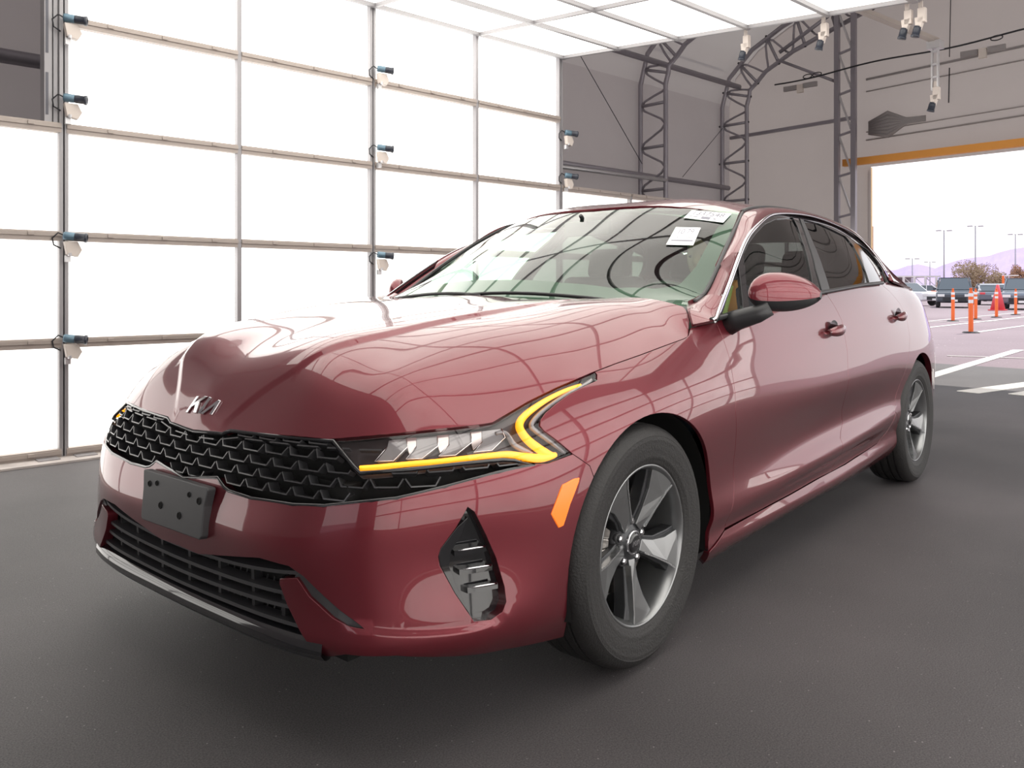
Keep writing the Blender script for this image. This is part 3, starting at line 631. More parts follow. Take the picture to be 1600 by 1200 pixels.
hang_camera(3.05, 'camera on a long slotted drop rail hanging in front of the end wall', .33, u=5.6)
mb = MB(); mb.bar(bp(4.45, 2.9, hz(2.9) + .02), bp(5.62, 3.05, hz(3.05) - .01), .05, .035); tag(mb.obj('support_arm', 'frame_beige'), 'slanting arm from the ceiling edge to the drop rail camera', 'arm')
# ================================================================ the car
car = thing('sedan', 'dark red four-door sedan parked in the light booth, amber running lights on', 'car')
def body_x(x): return s_of_x(x)
def refl(L): return [(-a, b) for a, b in L]
def chaikin(P, n=1):
    P = np.array(P, float)
    for _ in range(n):
        Q = [P[0]]
        for a, b in zip(P[:-1], P[1:]): Q += [a * .75 + b * .25, a * .25 + b * .75]
        P = np.array(Q + [P[-1]])
    return P
def arc(cx, cz, r, a0, a1, n=28):
    """wheel arch as (s, z) on the body surface, angles in degrees, 0 = towards the tail"""
    out = []
    for k in range(n + 1):
        a = math.radians(a0 + (a1 - a0) * k / n); out.append((s_of_x(cx + r * math.cos(a)), cz + r * math.sin(a)))
    return out
# -- bonnet
hd = BODY.at(HOOD_EDGE_PX); hd[0, 1] = 0
he = [(p[0], p[1]) for p in he_dense]
rear = [tuple(q[:2]) for q in HOOD.at([(1078,502),(1076,492),(1072,484),(1067,479)])] + [ (.36, -.6), (.29, -.4), (.245, -.2), (.235, 0)]
half = he + rear
hood_out = half + [(x, -y) for x, y in half[-2:0:-1]]
cl = [(x, -crease_w(x)) for x in np.linspace(-.815, .2, 50)]
cf = [[(x, sg * (y + d)) for x, y in cl] for sg in (1, -1) for d in (-.014, -.005, .005, .014)]
bonnet = panel('bonnet', HOOD, hood_out, 'red_paint', car, step=.020, edge=.022, gap=.002, feature=cf)
# -- front bumper
GL_LOW = [(289,733),(339,747),(343,754),(349,762),(357,768),(392,779),(457,789),(506,791),(581,783),(620,779),(695,761),(779,738),(838,725)]
GL_LOW = [(276,744)] + GL_LOW[1:]
gl_low = BODY.inv(GL_LOW); gl_low[0, 0] = 0
lamp_low = BODY.inv([(857,724),(895,709.5),(921.6,728)])
ARC_F = (.026, .322, .376); ARC_R = (2.872, .325, .376)
af = arc(*ARC_F, 139, 205, 14)
chin = BODY.inv([(760,1021),(620,1025),(540,1023),(493,1021),(487,1012),(467,984),(448,945),(436,912),(437,904),(464,903),(483,932),(519,965),(545,978),(568,982),
                 (532,955),(506,932),(474,901),(451,885),(405,872),(340,852)])
chin[-1] = (.10, chin[-1][1] + .0)
half = [tuple(p) for p in gl_low] + [tuple(p) for p in lamp_low] + af + [(s_of_x(-.34), .166)] + [tuple(p) for p in chin]
half[-1] = (half[-1][0], .362); half.append((0, .364))
bump = half + [(-a, b) for a, b in half[-2:0:-1]]
VENT = [(731,793),(741,800),(760,838),(775,872),(788,917),(791,940),(785,956),(767,968),(741,971),(711,927),(687.5,884),(685,870),(689,857),(712,826)]
vent = BODY.inv(VENT)
cz = [(s, float(CREASE(np.array([s]))[0])) for s in np.linspace(.70, .955, 40)]
bumper = panel('front_bumper', BODY, bump, 'red_paint', car, holes=[vent, refl(vent)], step=.018, edge=.03, hole_edge=.045, gap=.0015, feature=[g(l) for l in ([(a, b + d) for a, b in cz] for d in (-.009, -.004, 0, .004, .009)) for g in (list, refl)])
# groove under the corner of the bumper
gr = BODY.inv([(470,900),(506,931),(532,954),(570,984),(545,981),(519,967),(483,934),(462,904)])
panel('bumper_groove_trim', BODY, gr, 'dark_grey_plastic', car, step=.02, edge=.004, off=-.008, gap=-.006, mirror=True)
# -- front fender
seam = BODY.inv([(895,709.5),(921.6,728),(937,741.5)])
lampside = BODY.inv([(929,581),(933,585),(933,594),(915,602),(890,615),(868,631),(852,645),(845,655),(843.5,665),(850,673),(870,688),(895,709.5)])
hoodside = BODY.inv([(960,569),(1000,555),(1040,540),(1070,529),(1076,524),(1079.5,512)])
doorfr = BODY.inv([(1119,503),(1124,515),(1132,535),(1140,560),(1146,595),(1149,640),(1149,700),(1147,755),(1142,800),(1133,822),(1107,850)])
zsill = .262
doorfr[-2] = (s_of_x(.52), .258); doorfr[-1] = (s_of_x(.405), .215)
arcf = arc(*ARC_F, -14, 139, 34)
arcf[0] = (s_of_x(.388), .222)
fen = [tuple(p) for p in lampside[:-1]][::-1]
out = [tuple(p) for p in hoodside] + [tuple(p) for p in doorfr[:-1]] + arcf + [tuple(p) for p in seam[1:2]] + [tuple(p) for p in lampside[::-1]]
panel('front_fender', BODY, out, 'red_paint', car, step=.02, edge=.012, mirror=True)
# -- doors
BELT = lambda x: float(np.interp(x, [.47,.8,1.5,2.1,2.43,2.6], [.946,.975,1.033,1.068,1.079,1.079]))
def bx(x, z): return (s_of_x(x), z)
mid = BODY.inv([(1292,460),(1305,480),(1315,500),(1320,525),(1324,550),(1325,583),(1321,617),(1317,660),(1313,685),(1307,718)])
mid = list(mid[:-1]) + [np.array(bx(1.60, .30)), np.array(bx(1.578, .268))]
top1 = [bx(x, BELT(x)) for x in (1.40, 1.2, 1.0, .8, .6)]
bot = [bx(1.4, .268), bx(1.1, .262), bx(.8, .260)]
fd = [tuple(p) for p in doorfr[:-2]] + [bx(.52, .262)] + bot[::-1] + [tuple(p) for p in mid[::-1]] + top1
o1, o2 = panel('front_door', BODY, fd, 'red_paint', car, step=.022, edge=.02, mirror=True)
rc = BODY.inv([(1388,445),(1405,460),(1422,480),(1424,512),(1420,537),(1413,567),(1407,597),(1397,633),(1389,650),(1376,681),(1363,695)])
rc2 = [bx(2.47, 1.074), bx(2.60, 1.035), bx(2.70, .97), bx(2.72, .88), bx(2.68, .80), bx(2.60, .715), bx(2.52, .62), bx(2.46, .52), bx(2.42, .43), bx(2.33, .34), bx(2.2, .300)]
rd = [tuple(p) for p in mid] + [bx(x, z) for x, z in ((1.75, .272), (1.95, .283), (2.1, .292))] + rc2[::-1] + [bx(x, BELT(x)) for x in (2.35, 2.15, 1.9, 1.65)]
r1, r2 = panel('rear_door', BODY, rd, 'red_paint', car, step=.022, edge=.02, mirror=True)
# -- quarter panel
ar = arc(*ARC_R, 190, -14, 40)
topq = [bx(2.62, 1.080), bx(2.76, 1.078), bx(3.0, 1.063), bx(3.25, 1.046), bx(3.5, 1.020), bx(3.8, .986), (SMAX - .5, .965), (SMAX - .002, .955)]
q = rc2[:-3] + [bx(2.44, .45)][:0] + rc2[-3:-2] + ar + [bx(3.27, .24), bx(3.6, .22), (SMAX - .6, .215), (SMAX - .002, .215)] + topq[::-1]
q = rc2[1:9] + [(ar[4][0], ar[4][1])][:0] + ar[3:] + [bx(3.3, .225), bx(3.6, .215), (SMAX - .6, .215), (SMAX - .002, .215)] + topq[::-1] + [rc2[0]]
panel('quarter_panel', BODY, q, 'red_paint', car, step=.03, edge=.03, mirror=True, gap=.001)
# -- sill under the doors
sill = [(s_of_x(.40), .215), (s_of_x(.52), .255), bx(.8, .257), bx(1.1, .259), bx(1.4, .265), bx(1.75, .269), bx(1.95, .280), bx(2.1, .290), bx(2.2, .298), bx(2.33, .338), bx(2.42, .428)] + \
       ar[0:4][::-1] + [bx(2.47, .20), bx(2.2, .172), bx(1.9, .160), bx(1.2, .155), bx(.6, .155), bx(.43, .16)]
sill = [p for p in sill]
panel('sill', BODY, sill, 'red_paint', car, step=.02, edge=.02, mirror=True)
# -- cant rail / pillars, roof, deck
panel('roof_rail', RAIL, [(0, 0), (16, 0), (16, 1), (0, 1)], 'red_paint', car, step=.12, grid=.12, edge=.012, mirror=True, gap=0, round_=.0005, scale=(1, 1))
rr = [(x, -y) for x, y, z in RA[7:13]]
rin = [(1.062, 0), (1.075, -.2), (1.110, -.4), (1.155, -.52)] + [(WSE[5][0], -WSE[5][1] + .010)] + [(x, y + .012) for x, y in rr[1:]] + [(2.95, -.3), (2.92, 0)]
roofo = rin + [(x, -y) for x, y in rin[-2:0:-1]]
panel('roof_panel', ROOF, roofo, 'red_paint', car, step=.04, edge=.012)
dk = [p for p in RA[11:]] ; DK = [(2.92,0,1.372),(3.1,0,1.315),(3.3,0,1.24),(3.5,0,1.165),(3.7,0,1.115),(3.95,0,1.095)] + [tuple(p * [1,-1,1]) for p in dk] + [tuple(p) for p in dk]
DK = np.array(DK); _dt = TPS(DK[:, :2], DK[:, 2], 1, 1e-4); DECK = Surf(lambda U: np.stack([U[:,0], U[:,1], _dt(U)], 1), 2.8, 4, -.7, .7)
panel('rear_glass', DECK, [(2.945, 0), (2.97, -.3), (3.0, -.585), (3.3, -.585), (3.55, -.56), (3.58, 0), (3.55, .56), (3.3, .585), (3.0, .585), (2.97, .3)], 'tinted_glass', car, step=.05, edge=.006)
panel('boot_lid', DECK, [(3.585, 0), (3.555, -.565), (3.56, -.60), (3.75, -.60), (3.92, -.56), (3.96, 0), (3.92, .56), (3.75, .60), (3.56, .60), (3.555, .565)], 'red_paint', car, step=.05, edge=.02)
mb = MB(); ns = 24
top = [DECK([(3.93, y)])[0] for y in np.linspace(-.56, .56, ns)]
low = [BODY([(SMAX - .6 * abs(t), .957)])[0] * [1, (1 if t < 0 else -1), 1] for t in np.linspace(-1, 1, ns)]
mb.add(top + low, [(i, i + 1, ns + i + 1, ns + i) for i in range(ns - 1)]); mb.obj('tail_panel', 'red_paint', car, True)
tl = BODY.inv([(1440,470)])
panel('tail_lamp', BODY, [(SMAX - 1.05, .90), (SMAX - .6, .93), (SMAX - .02, .93), (SMAX - .02, .875), (SMAX - .55, .86), (SMAX - .8, .83)], 'amber_lens', car, step=.04, off=.003, edge=.004, mirror=True)
# roof ditch moulding
for sgn in (1, -1):
    mb = MB(); P = np.array([_ra(np.array([t]))[0] + (0, 0, .004) for t in np.linspace(6.95, 12, 30)]) * [1, -sgn, 1]; mb.tube(P, .009, 6); mb.obj('roof_moulding', 'black_plastic', car, True)
# -- windscreen
wse = [(x, -w) for x, w, z in WS[10:]]
half = [(.235, 0), (.26, -.3), (.33, -.55), (.42, -.68)] + wse[0:] + [(1.148, -.515), (1.10, -.4), (1.066, -.2), (1.055, 0)]
wso = half + [(x, -y) for x, y in half[-2:0:-1]]
screen = panel('windscreen', SCREEN, wso, 'screen_glass', car, step=.035, edge=.004, off=-.003, gap=.001)
for sg in (1, -1):
    P = np.array([(WSE[i][0], -sg * WSE[i][1], WSE[i][2]) for i in range(6)]); P = Spl(np.arange(6), P)(np.linspace(.4, 5, 40)); mb = MB(); mb.tube(P + [0, 0, .002], .009, 6); mb.obj('screen_moulding', 'black_plastic', screen, True)
# black printed border of the screen
inn = [(.40, 0), (.415, -.3), (.45, -.5), (.54, -.62), (.62, -.665), (.756, -.665), (.90, -.640), (1.12, -.598), (1.19, -.575), (1.14, -.48), (1.085, -.38), (1.048, -.2), (1.037, 0)]
inn = inn + [(x, -y) for x, y in inn[-2:0:-1]]
panel('screen_border', SCREEN, wso, 'black_plastic', screen, holes=[inn], step=.03, edge=.002, off=-.009, gap=.001)
panel('cowl', SCREEN, [(.12, 0), (.28, -.66), (.37, -.80), (.47, -.80), (.53, -.762), (.33, -.55), (.26, -.3), (.235, 0), (.26, .3), (.33, .55), (.53, .762), (.47, .80), (.37, .80), (.28, .66)], 'black_plastic', car, step=.05, edge=.03, off=-.006)
# -- side windows
def px(L): return [tuple(p) for p in SIDE.inv(L)]
_tb = np.linspace(1, 13.98, 70); RBs = _rb(_tb); rbx = [(p[0], p[2]) for p in RBs if p[2] > .94]
BELTL = [(2.45, 1.079), (2.1, 1.068), (1.8, 1.05), (1.5, 1.033), (1.1, 1.0), (.8, .973), (.55, .951)]
ql = px([(1155,414),(1137,468),(1130,492),(1163,483),(1160,450)])
fg = px([(1163,396),(1172,378),(1182,365),(1197,349),(1215,341),(1240,338.5),(1247,352),(1255,375),(1265,410),(1273,456),(1220,471),(1173,481),(1168,450)])
rg = px([(1255,341.5),(1280,348),(1305,359.5),(1322.5,368.5),(1335,384),(1349,411),(1360,442.5),(1298,454),(1288,420),(1272.5,379)])
qg = px([(1341,379),(1356,389),(1369,404),(1378,418),(1389,440),(1377.5,442),(1366,416)])
dlo = rbx + [(2.6, 1.081)] + BELTL
fr1, fr2 = panel('window_surround', SIDE, dlo, 'black_gloss', car, holes=[ql, fg, rg, qg], step=.03, edge=.012, off=-.004, gap=.001, mirror=True)
def glass(name, pl, m, par, lab=None):
    a, b = panel(name, SIDE, pl, m, par[0], step=.05, edge=.003, gap=-.006, off=-.010, mirror=True)
    b.parent = par[1]; return a, b
glass('quarter_light', ql, 'side_glass', (o1, o2)); fgl = glass('window_pane', fg, 'side_glass', (o1, o2)); glass('window_pane', rg, 'tinted_glass', (r1, r2)); glass('quarter_light', qg, 'tinted_glass', (r1, r2))
# B pillar covers
def ps(L, m, off=.0): panel('pillar_cover', SIDE, px(L), m, car, step=.04, edge=.008, off=off, gap=.001, mirror=True)
ps([(1250,341),(1255,343),(1271,380),(1287,421),(1297,453),(1285,456),(1275,420),(1264,380)], 'dark_grey_plastic')
# chrome strip along the top of the windows
for sgn in (1, -1):
    P = _rb(np.linspace(1.0, 13.4, 110)) ; Nn = np.array([[0, 1, .35]]); P = (P + [0, .004, 0]) * [1, -sgn, 1]
    mb = MB(); V = []; nP = len(P)
    T = np.gradient(P, axis=0); T /= np.linalg.norm(T, axis=1)[:, None]; out_ = np.array([0, -sgn, .35]); out_ = out_ / np.linalg.norm(out_)
    up = np.cross(out_, T) * (-1 if sgn > 0 else 1); up /= np.linalg.norm(up, axis=1)[:, None]; wdt = np.interp(np.linspace(0, 12.2, nP), [0, 4.5, 7, 12.2], [.013, .011, .005, .004])[:, None]
    rows = [P - up * wdt, P - up * wdt * .9 + out_ * .004, P + up * wdt * .2 + out_ * .005, P + up * wdt * .4]
    V = np.concatenate(rows); F = [(r * nP + i, r * nP + i + 1, (r + 1) * nP + i + 1, (r + 1) * nP + i) for r in range(3) for i in range(nP - 1)]
    mb.add(V, F); mb.obj('window_trim', 'chrome', car, True)
    # belt moulding
    bl = [(x, BELT(x) - .004) for x in np.linspace(.47, 2.46, 50)]
    Q = SIDE([(x, z + .004) for x, z in bl]) + [0, -.003, 0]; Q = Q * [1, sgn, 1]
    mb = MB(); mb.tube(Q, .009, 8); mb.obj('belt_moulding', 'black_plastic', car, True)
# ================================================================ front details
def on(s_, z, off=0.0):
    U = np.atleast_2d([[s_, z]]); return BODY(U)[0] + BODY.normal(U)[0] * off
def onv(U, off=0.0):
    U = np.atleast_2d(np.array(U, float)); off = np.asarray(off); off = off[:, None] if off.ndim else off
    return BODY(U) + BODY.normal(U) * off
def surf_strip(mb, U, half, f, b, axis=1):
    """bar following the body: centre line U, half height, front and back offsets"""
    U = np.array(U, float); d = np.zeros((len(U), 2)); d[:, axis] = half
    rows = [onv(U - d, b), onv(U - d, f), onv(U + d, f), onv(U + d, b)]; n = len(U)
    F = [(r * n + i, r * n + i + 1, ((r + 1) % 4) * n + i + 1, ((r + 1) % 4) * n + i) for r in range(4) for i in range(n - 1)] + [(0, n, 2*n, 3*n), (n-1, 4*n-1, 3*n-1, 2*n-1)]
    return mb.add(np.concatenate(rows), F)
# -- upper grille
up_px = [(347,677),(353,674),(360,672),(425,680),(513,688),(520,688)]
gu = [tuple(p) for p in BODY.inv(up_px)]; gu = [(0, .663)] + gu
lens_in = [tuple(p) for p in BODY.inv([(552,728),(562,739),(640,733),(720,724),(785,718),(805,719),(836,726)])]
gl = [tuple(p) for p in gl_low][::-1]
ghalf = gu + lens_in + gl[1:]
grille_poly = ghalf[:-1] + [(0, gl[-1][1])] + [(-a, b) for a, b in ghalf[:0:-1]][1:]
grille = panel('grille', BODY, grille_poly, 'void', car, step=.03, edge=.002, off=-.045, gap=-.012)
GP = np.array(grille_poly)
mat('grille_black', (.040, .040, .043), .30, 0, .3)
def cell(s0, z0, w, h, wid=.0036, par=None):
    P = np.array([(-.50, .62), (-.34, 0), (.34, 0), (.50, .62)]) * [w, h] + [s0, z0]
    if not inside(P[1:3] + [0, .004], GP).all() : return
    T = np.diff(P, axis=0); n = np.stack([-T[:, 1], T[:, 0]], 1); n /= np.linalg.norm(n, axis=1)[:, None]
    nv = np.array([n[0], n[0] + n[1], n[1] + n[2], n[2]]); nv /= np.linalg.norm(nv, axis=1)[:, None]
    Q = P + nv * wid; k = inside(np.r_[P], GP); 
    if not k[0]: P[0] = P[1] + (P[0] - P[1]) * .4; Q[0] = P[0] + nv[0] * wid
    if not k[3]: P[3] = P[2] + (P[3] - P[2]) * .4; Q[3] = P[3] + nv[3] * wid
    poly = list(P) + list(Q[::-1]); mb = MB(); V = [on(*p, -.006) for p in poly] + [on(*p, -.036) for p in poly]
    n_ = 8; F = [(i, (i+1) % n_, n_+(i+1) % n_, n_+i) for i in range(n_)] + [(0, 1, 6, 7), (1, 2, 5, 6), (2, 3, 4, 5)]
    mb.add(V, F); mb.obj('grille_cell', 'grille_black', grille)
for r in range(-1, 8):
    z = .520 + .0295 * r
    for c in range(-14, 15):
        s0 = (c + (.5 if r % 2 else 0)) * .090; zz = z + .020 * min(1, abs(s0) / .7)
        cell(s0, zz, .088, .0295)
mb = MB(); mb.tube(onv(GP[[i for i in range(len(GP))]], -.004), .0055, 6, closed=True); mb.obj('grille_rim', 'black_gloss', grille, True)
for k in range(7):                                            # short bright-edged louvres under the bonnet lip
    for sg in (-1, 1):
        a = .03 + .10 * k; e = float(np.interp(a + .035, [p[0] for p in gu], [p[1] for p in gu])) - .012
        mb = MB(); surf_strip(mb, [(sg * a, float(np.interp(a, [p[0] for p in gu], [p[1] for p in gu])) - .013), (sg * (a + .07), e)], .0016, -.006, -.02); mb.obj('grille_louvre', 'grille_black', grille)
# -- lower intake
intake = panel('lower_intake', BODY, [(-.72, .235), (.72, .235), (.66, .33), (.50, .40), (0, .40), (-.50, .40), (-.66, .33)], 'void', car, step=.05, edge=.002, off=-.06)
for z, ee, k in ((.357, .56, .045), (.322, .53, .02), (.292, .53, .02), (.262, .53, .01)):
    ss = np.linspace(-ee, ee, 41); mb = MB(); surf_strip(mb, [(s_, z + k * abs(s_ / ee)**2) for s_ in ss], .0045, -.012, -.05); sharp_smooth(mb.obj('intake_slat', 'dark_grey_plastic', intake), 40)
for s_ in (-.42, -.30, -.15, 0, .15, .30, .42):
    mb = MB(); surf_strip(mb, [(s_, .24), (s_, .30), (s_, .36)], .006, -.03, -.055, axis=0); mb.obj('intake_rib', 'black_plastic', intake)
mb = MB()
for z in (.275, .307, .34):
    for k in range(34): s_ = -.47 + .0285 * k; mb.bar(on(s_, z - .010, -.05), on(s_ + .006, z + .006, -.05), .003)
o = mb.obj('intake_mesh', 'dark_grey_plastic', intake); o['kind'] = 'stuff'
# splitter: gloss blade and grey lip
ss = np.linspace(-.575, .575, 49); n = len(ss); prof = [(.250, -.05), (.247, -.018), (.238, .000), (.218, .012), (.204, .012), (.196, .004), (.186, -.03), (.18, -.12)]
def endz(s_): return .012 * (abs(s_) / .6)**3
V = np.concatenate([onv(np.c_[ss, z + endz(ss)], np.full(n, d)) for z, d in prof]); mb = MB()
mb.add(V, [(r*n+i, r*n+i+1, (r+1)*n+i+1, (r+1)*n+i) for r in range(3) for i in range(n-1)]); spl = mb.obj('splitter', 'black_gloss', car, True)
mb = MB(); mb.add(V, [(r*n+i, r*n+i+1, (r+1)*n+i+1, (r+1)*n+i) for r in range(3, 7) for i in range(n-1)]); mb.obj('splitter_lip', 'dark_grey_plastic', spl, True, label='matt grey lip along the bottom edge')
# dark closing behind the bumper
# -- bumper side vents
for sg, hole in ((1, vent), (-1, np.array(refl(vent)))):
    b = panel('side_vent', BODY, hole, 'black_gloss', car, step=.02, edge=.002, off=-.034, gap=-.008)
    wall = [ (p[0], p[1]) for p in BODY.inv([(733,808),(715,824),(689,858),(685.5,870),(688,884),(711,927),(741,970),(733,955),(712,910),(703,884),(706,862),(722,838)]) ]
    wall = wall if sg > 0 else refl(wall)
    panel('vent_cheek', BODY, wall, 'black_gloss', b, step=.02, edge=.025, off=-.004)
    for (x0, y0), (x1, y1) in (((712,867),(762,859)), ((720,896),(772,888)), ((733,924),(781,916))):
        u = BODY.inv([(x0, y0), (x1, y1)]) * [sg, 1]; U = [u[0] * (1 - t) + u[1] * t for t in np.linspace(0, 1, 5)]
        mb = MB(); surf_strip(mb, U, .006, -.010, -.036); f = mb.obj('vent_fin', 'black_gloss', b)
        U = [u[0] * (1 - t) + u[1] * t + [0, .006] for t in np.linspace(.12, .97, 5)]
        mb = MB(); mb.tube(onv(U, -.009), [.0012, .0028, .003, .003, .003], 6); mb.obj('fin_glint', 'chrome', f, True)  # chrome tube added as the glint along the gloss black fin edge
# -- marker lamps
mk = [(904,748),(896,750),(879,759),(876,766),(862,803),(873,823),(879,820),(889.5,787),(903,752)]
panel('side_marker', BODY, BODY.inv(mk), 'amber_lens', car, step=.012, edge=.006, off=.003, gap=.0, mirror=True, round_=.003)
# -- head lamps
LP = [(521,688.5),(604,681),(690,672),(752,665),(770,662),(779,657),(800,644),(825,629.5),(870,607),(929,582),(932.5,585),(932,594),(915,602),(890,615),(868,631),(852,645),(844.5,655),(843,665),(850,673.5),(870,688.5),(895,710),(857,723.5),(838,724),(820,719),(805,716),(785,715),(720,721),(640,730),(562,737.5),(553,729),(536,707)]
lp = BODY.inv(LP)
drl = [(560,729,4.2),(590,727,4.4),(620,724,4.4),(660,720.5,4.4),(695,717.5,4.4),(735,713,4.4),(770,709.5,4.6),(795,708,5.2),(812,710.5,6),(830,713.5,6.8),(850,714.5,6.8),(866,711.5,5.5),(873,709,3.6)]
drl2 = [(868,710,4.2),(856,706,7),(841,696,7),(827,684,6.8),(818,672,6.5),(814.5,663,6.4),(817,653,6.2),(826,643,5.6),(839,633,4.8),(856,622,4.0),(874,612.5,3.4),(893,604,2.8),(911,598,2.2)]
def pxtube(nm, L, off, m, parent, sg, k=1.0, n=8, flat=1.0):
    u = BODY.inv([(a, b) for a, b, c in L]); P = onv(u, off); r = [c * float((p - CAM) @ FW) / FPX * k for p, (a, b, c) in zip(P, L)]
    t = np.arange(len(P)); tt = np.linspace(0, len(P) - 1, len(P) * 4); P = Spl(t, P)(tt); r = np.interp(tt, t, r); P = P * [1, sg, 1]
    mb = MB(); mb.tube(P, r, n); return mb.obj(nm, m, parent, True)
for sg in (1, -1):
    L_ = lp if sg > 0 else np.array(refl(lp))
    hl = panel('headlamp', BODY, L_, 'lamp_dark', car, step=.02, edge=.004, off=-.030, gap=-.008)
    panel('lamp_lens', BODY, L_, 'lens_clear', hl, step=.02, edge=.012, off=-.0005, gap=.002)
    a = pxtube('running_light', drl, -.012, 'amber_light', hl, sg); b = pxtube('running_light', drl2, -.012, 'amber_light', hl, sg)
    a['label'] = 'lit amber bar along the lower edge'; b['label'] = 'lit amber hook sweeping up the outer corner'
    pxtube('light_core', [(x, y - .6, c * .35) for x, y, c in drl[:-1]], -.0065, 'amber_light_hot', a, sg); pxtube('light_core', [(x, y, c * .35) for x, y, c in drl2[1:10]], -.006, 'amber_light_hot', b, sg)
    # pale reflective band outside the hook
    rim_ = [(889,707,3),(872,693,4),(854,679,4.5),(838,667,4.5),(835,658,4.5),(845,645,4.5),(862,631,4.2),(886,615,4),(908,603,4),(926,592,4.5),(927,587,3)]
    pxtube('lamp_reflector', rim_, -.016, 'lamp_lens', hl, sg)
    pxtube('lamp_reflector', [(778,672,3),(795,672,4),(806,688,5),(820,698,5),(838,706,3)], -.020, 'lamp_lens', hl, sg)
    # four projector cells with bright edges
    for P_ in ([(606,681),(603,694),(583,717),(614,716),(637,693),(634,678)], [(651,677),(651,693),(634,713.5),(660,712.5),(686,692),(684,674)],
               [(703,672),(704,690),(687,709),(714,707.5),(740,687),(737,669)], [(756,667),(757,686),(743,703),(772,700.5),(793,680),(786,664)]):
        q = BODY.inv(P_) * [sg, 1]
        c = panel('projector', BODY, q, 'lamp_lens', hl, step=.012, edge=.012, off=-.020, gap=.001)
        edge_ = [(P_[1][0], P_[1][1]), P_[2], P_[3], P_[4], (P_[5][0] + .5, P_[5][1] + 1)]
        u = BODY.inv(edge_) * [sg, 1]; mb = MB(); mb.tube(onv(u, -.015), .0013, 5); mb.obj('projector_edge', 'chrome', c, True)
    for P_ in ([(634,677),(651,676),(651,692),(640,703),(637,693)], [(684,673),(703,671.5),(703,689),(690,701),(687,692)], [(738,668),(756,666.5),(757,684),(744,697),(741,687)]):
        panel('lamp_bezel', BODY, BODY.inv(P_) * [sg, 1], 'lamp_chrome', hl, step=.012, edge=.01, off=-.022, gap=0)
# -- number plate bracket
Nv = np.array([-1, 0, .10]); Nv /= np.linalg.norm(Nv); Uv = np.cross((0, 1, 0), Nv) * 1.0; Uv = np.array([.10, 0, 1.0]); Uv /= np.linalg.norm(Uv); c0 = np.array([-.904, 0, .478])
def bk(y, z, d=0): return c0 + np.array([0, -y, 0]) + Uv * z + Nv * d
mb = MB(); poly = [(-.168,.064),(-.165,.068),(.165,.068),(.17,.062),(.160,.02),(.158,-.055),(.150,-.064),(-.150,-.066),(-.158,-.058),(-.16,.02)]
mb.prism(poly[::-1], lambda p: bk(p[0], p[1], -.024), lambda p: bk(p[0], p[1], 0)); bk_ = bev(mb.obj('plate_bracket', 'dark_grey_plastic', car), .004)
for (y, z), r in zip(((-.125,.035),(-.085,.042),(.085,.038),(.135,.030),(-.055,-.012),(.045,-.022)), (.007,.006,.006,.008,.008,.008)):
    mb = MB(); mb.lathe([(0, .001), (r * .75, .001), (r, .003), (r * 1.25, .0005)], 12, Matrix(((0, Uv[0], Nv[0], bk(y, z)[0]), (1, Uv[1], Nv[1], bk(y, z)[1]), (0, Uv[2], Nv[2], bk(y, z)[2]), (0, 0, 0, 1)))); mb.obj('bracket_hole', 'void', bk_)
# -- badge: angular linked letters
Bp = HOOD([(-.806, -.0)])[0]; Bn = HOOD.normal([(-.806, 0)])[0]; Bn = Bn if Bn[2] > 0 else -Bn
_sh = lambda q: [(x + .30 * y, y) for x, y in q]
LOGO = [_sh(q) for q in ([(0,0),(.19,0),(.19,1),(0,1)], [(.19,.30),(.19,.56),(.62,1),(.90,1)], [(.36,.50),(.56,.66),(.90,0),(.66,0)],
       [(1.00,0),(1.20,0),(1.20,1),(1.00,1)], [(1.20,0),(1.42,0),(1.92,1),(1.72,1)], [(1.92,1),(1.72,1),(1.84,.12),(2.04,.12)])]
def badge(mb, fn, th):
    for q in LOGO:
        q = [np.array(p) for p in q]; mb.hexa([fn(p, 0) for p in q] + [fn(p, th) for p in q])
def hfn(p, d):
    # letters lie on the bonnet: width across, height up the slope
    y = .070 - p[0] * .064; x = -.824 + p[1] * .023
    P = HOOD([(x, y)])[0]; n = HOOD.normal([(x, y)])[0]; n = n if n[2] > 0 else -n; return P + n * (d + .0005)
mb = MB(); badge(mb, hfn, .004); bev(mb.obj('badge', 'chrome', car), .0008, 1)
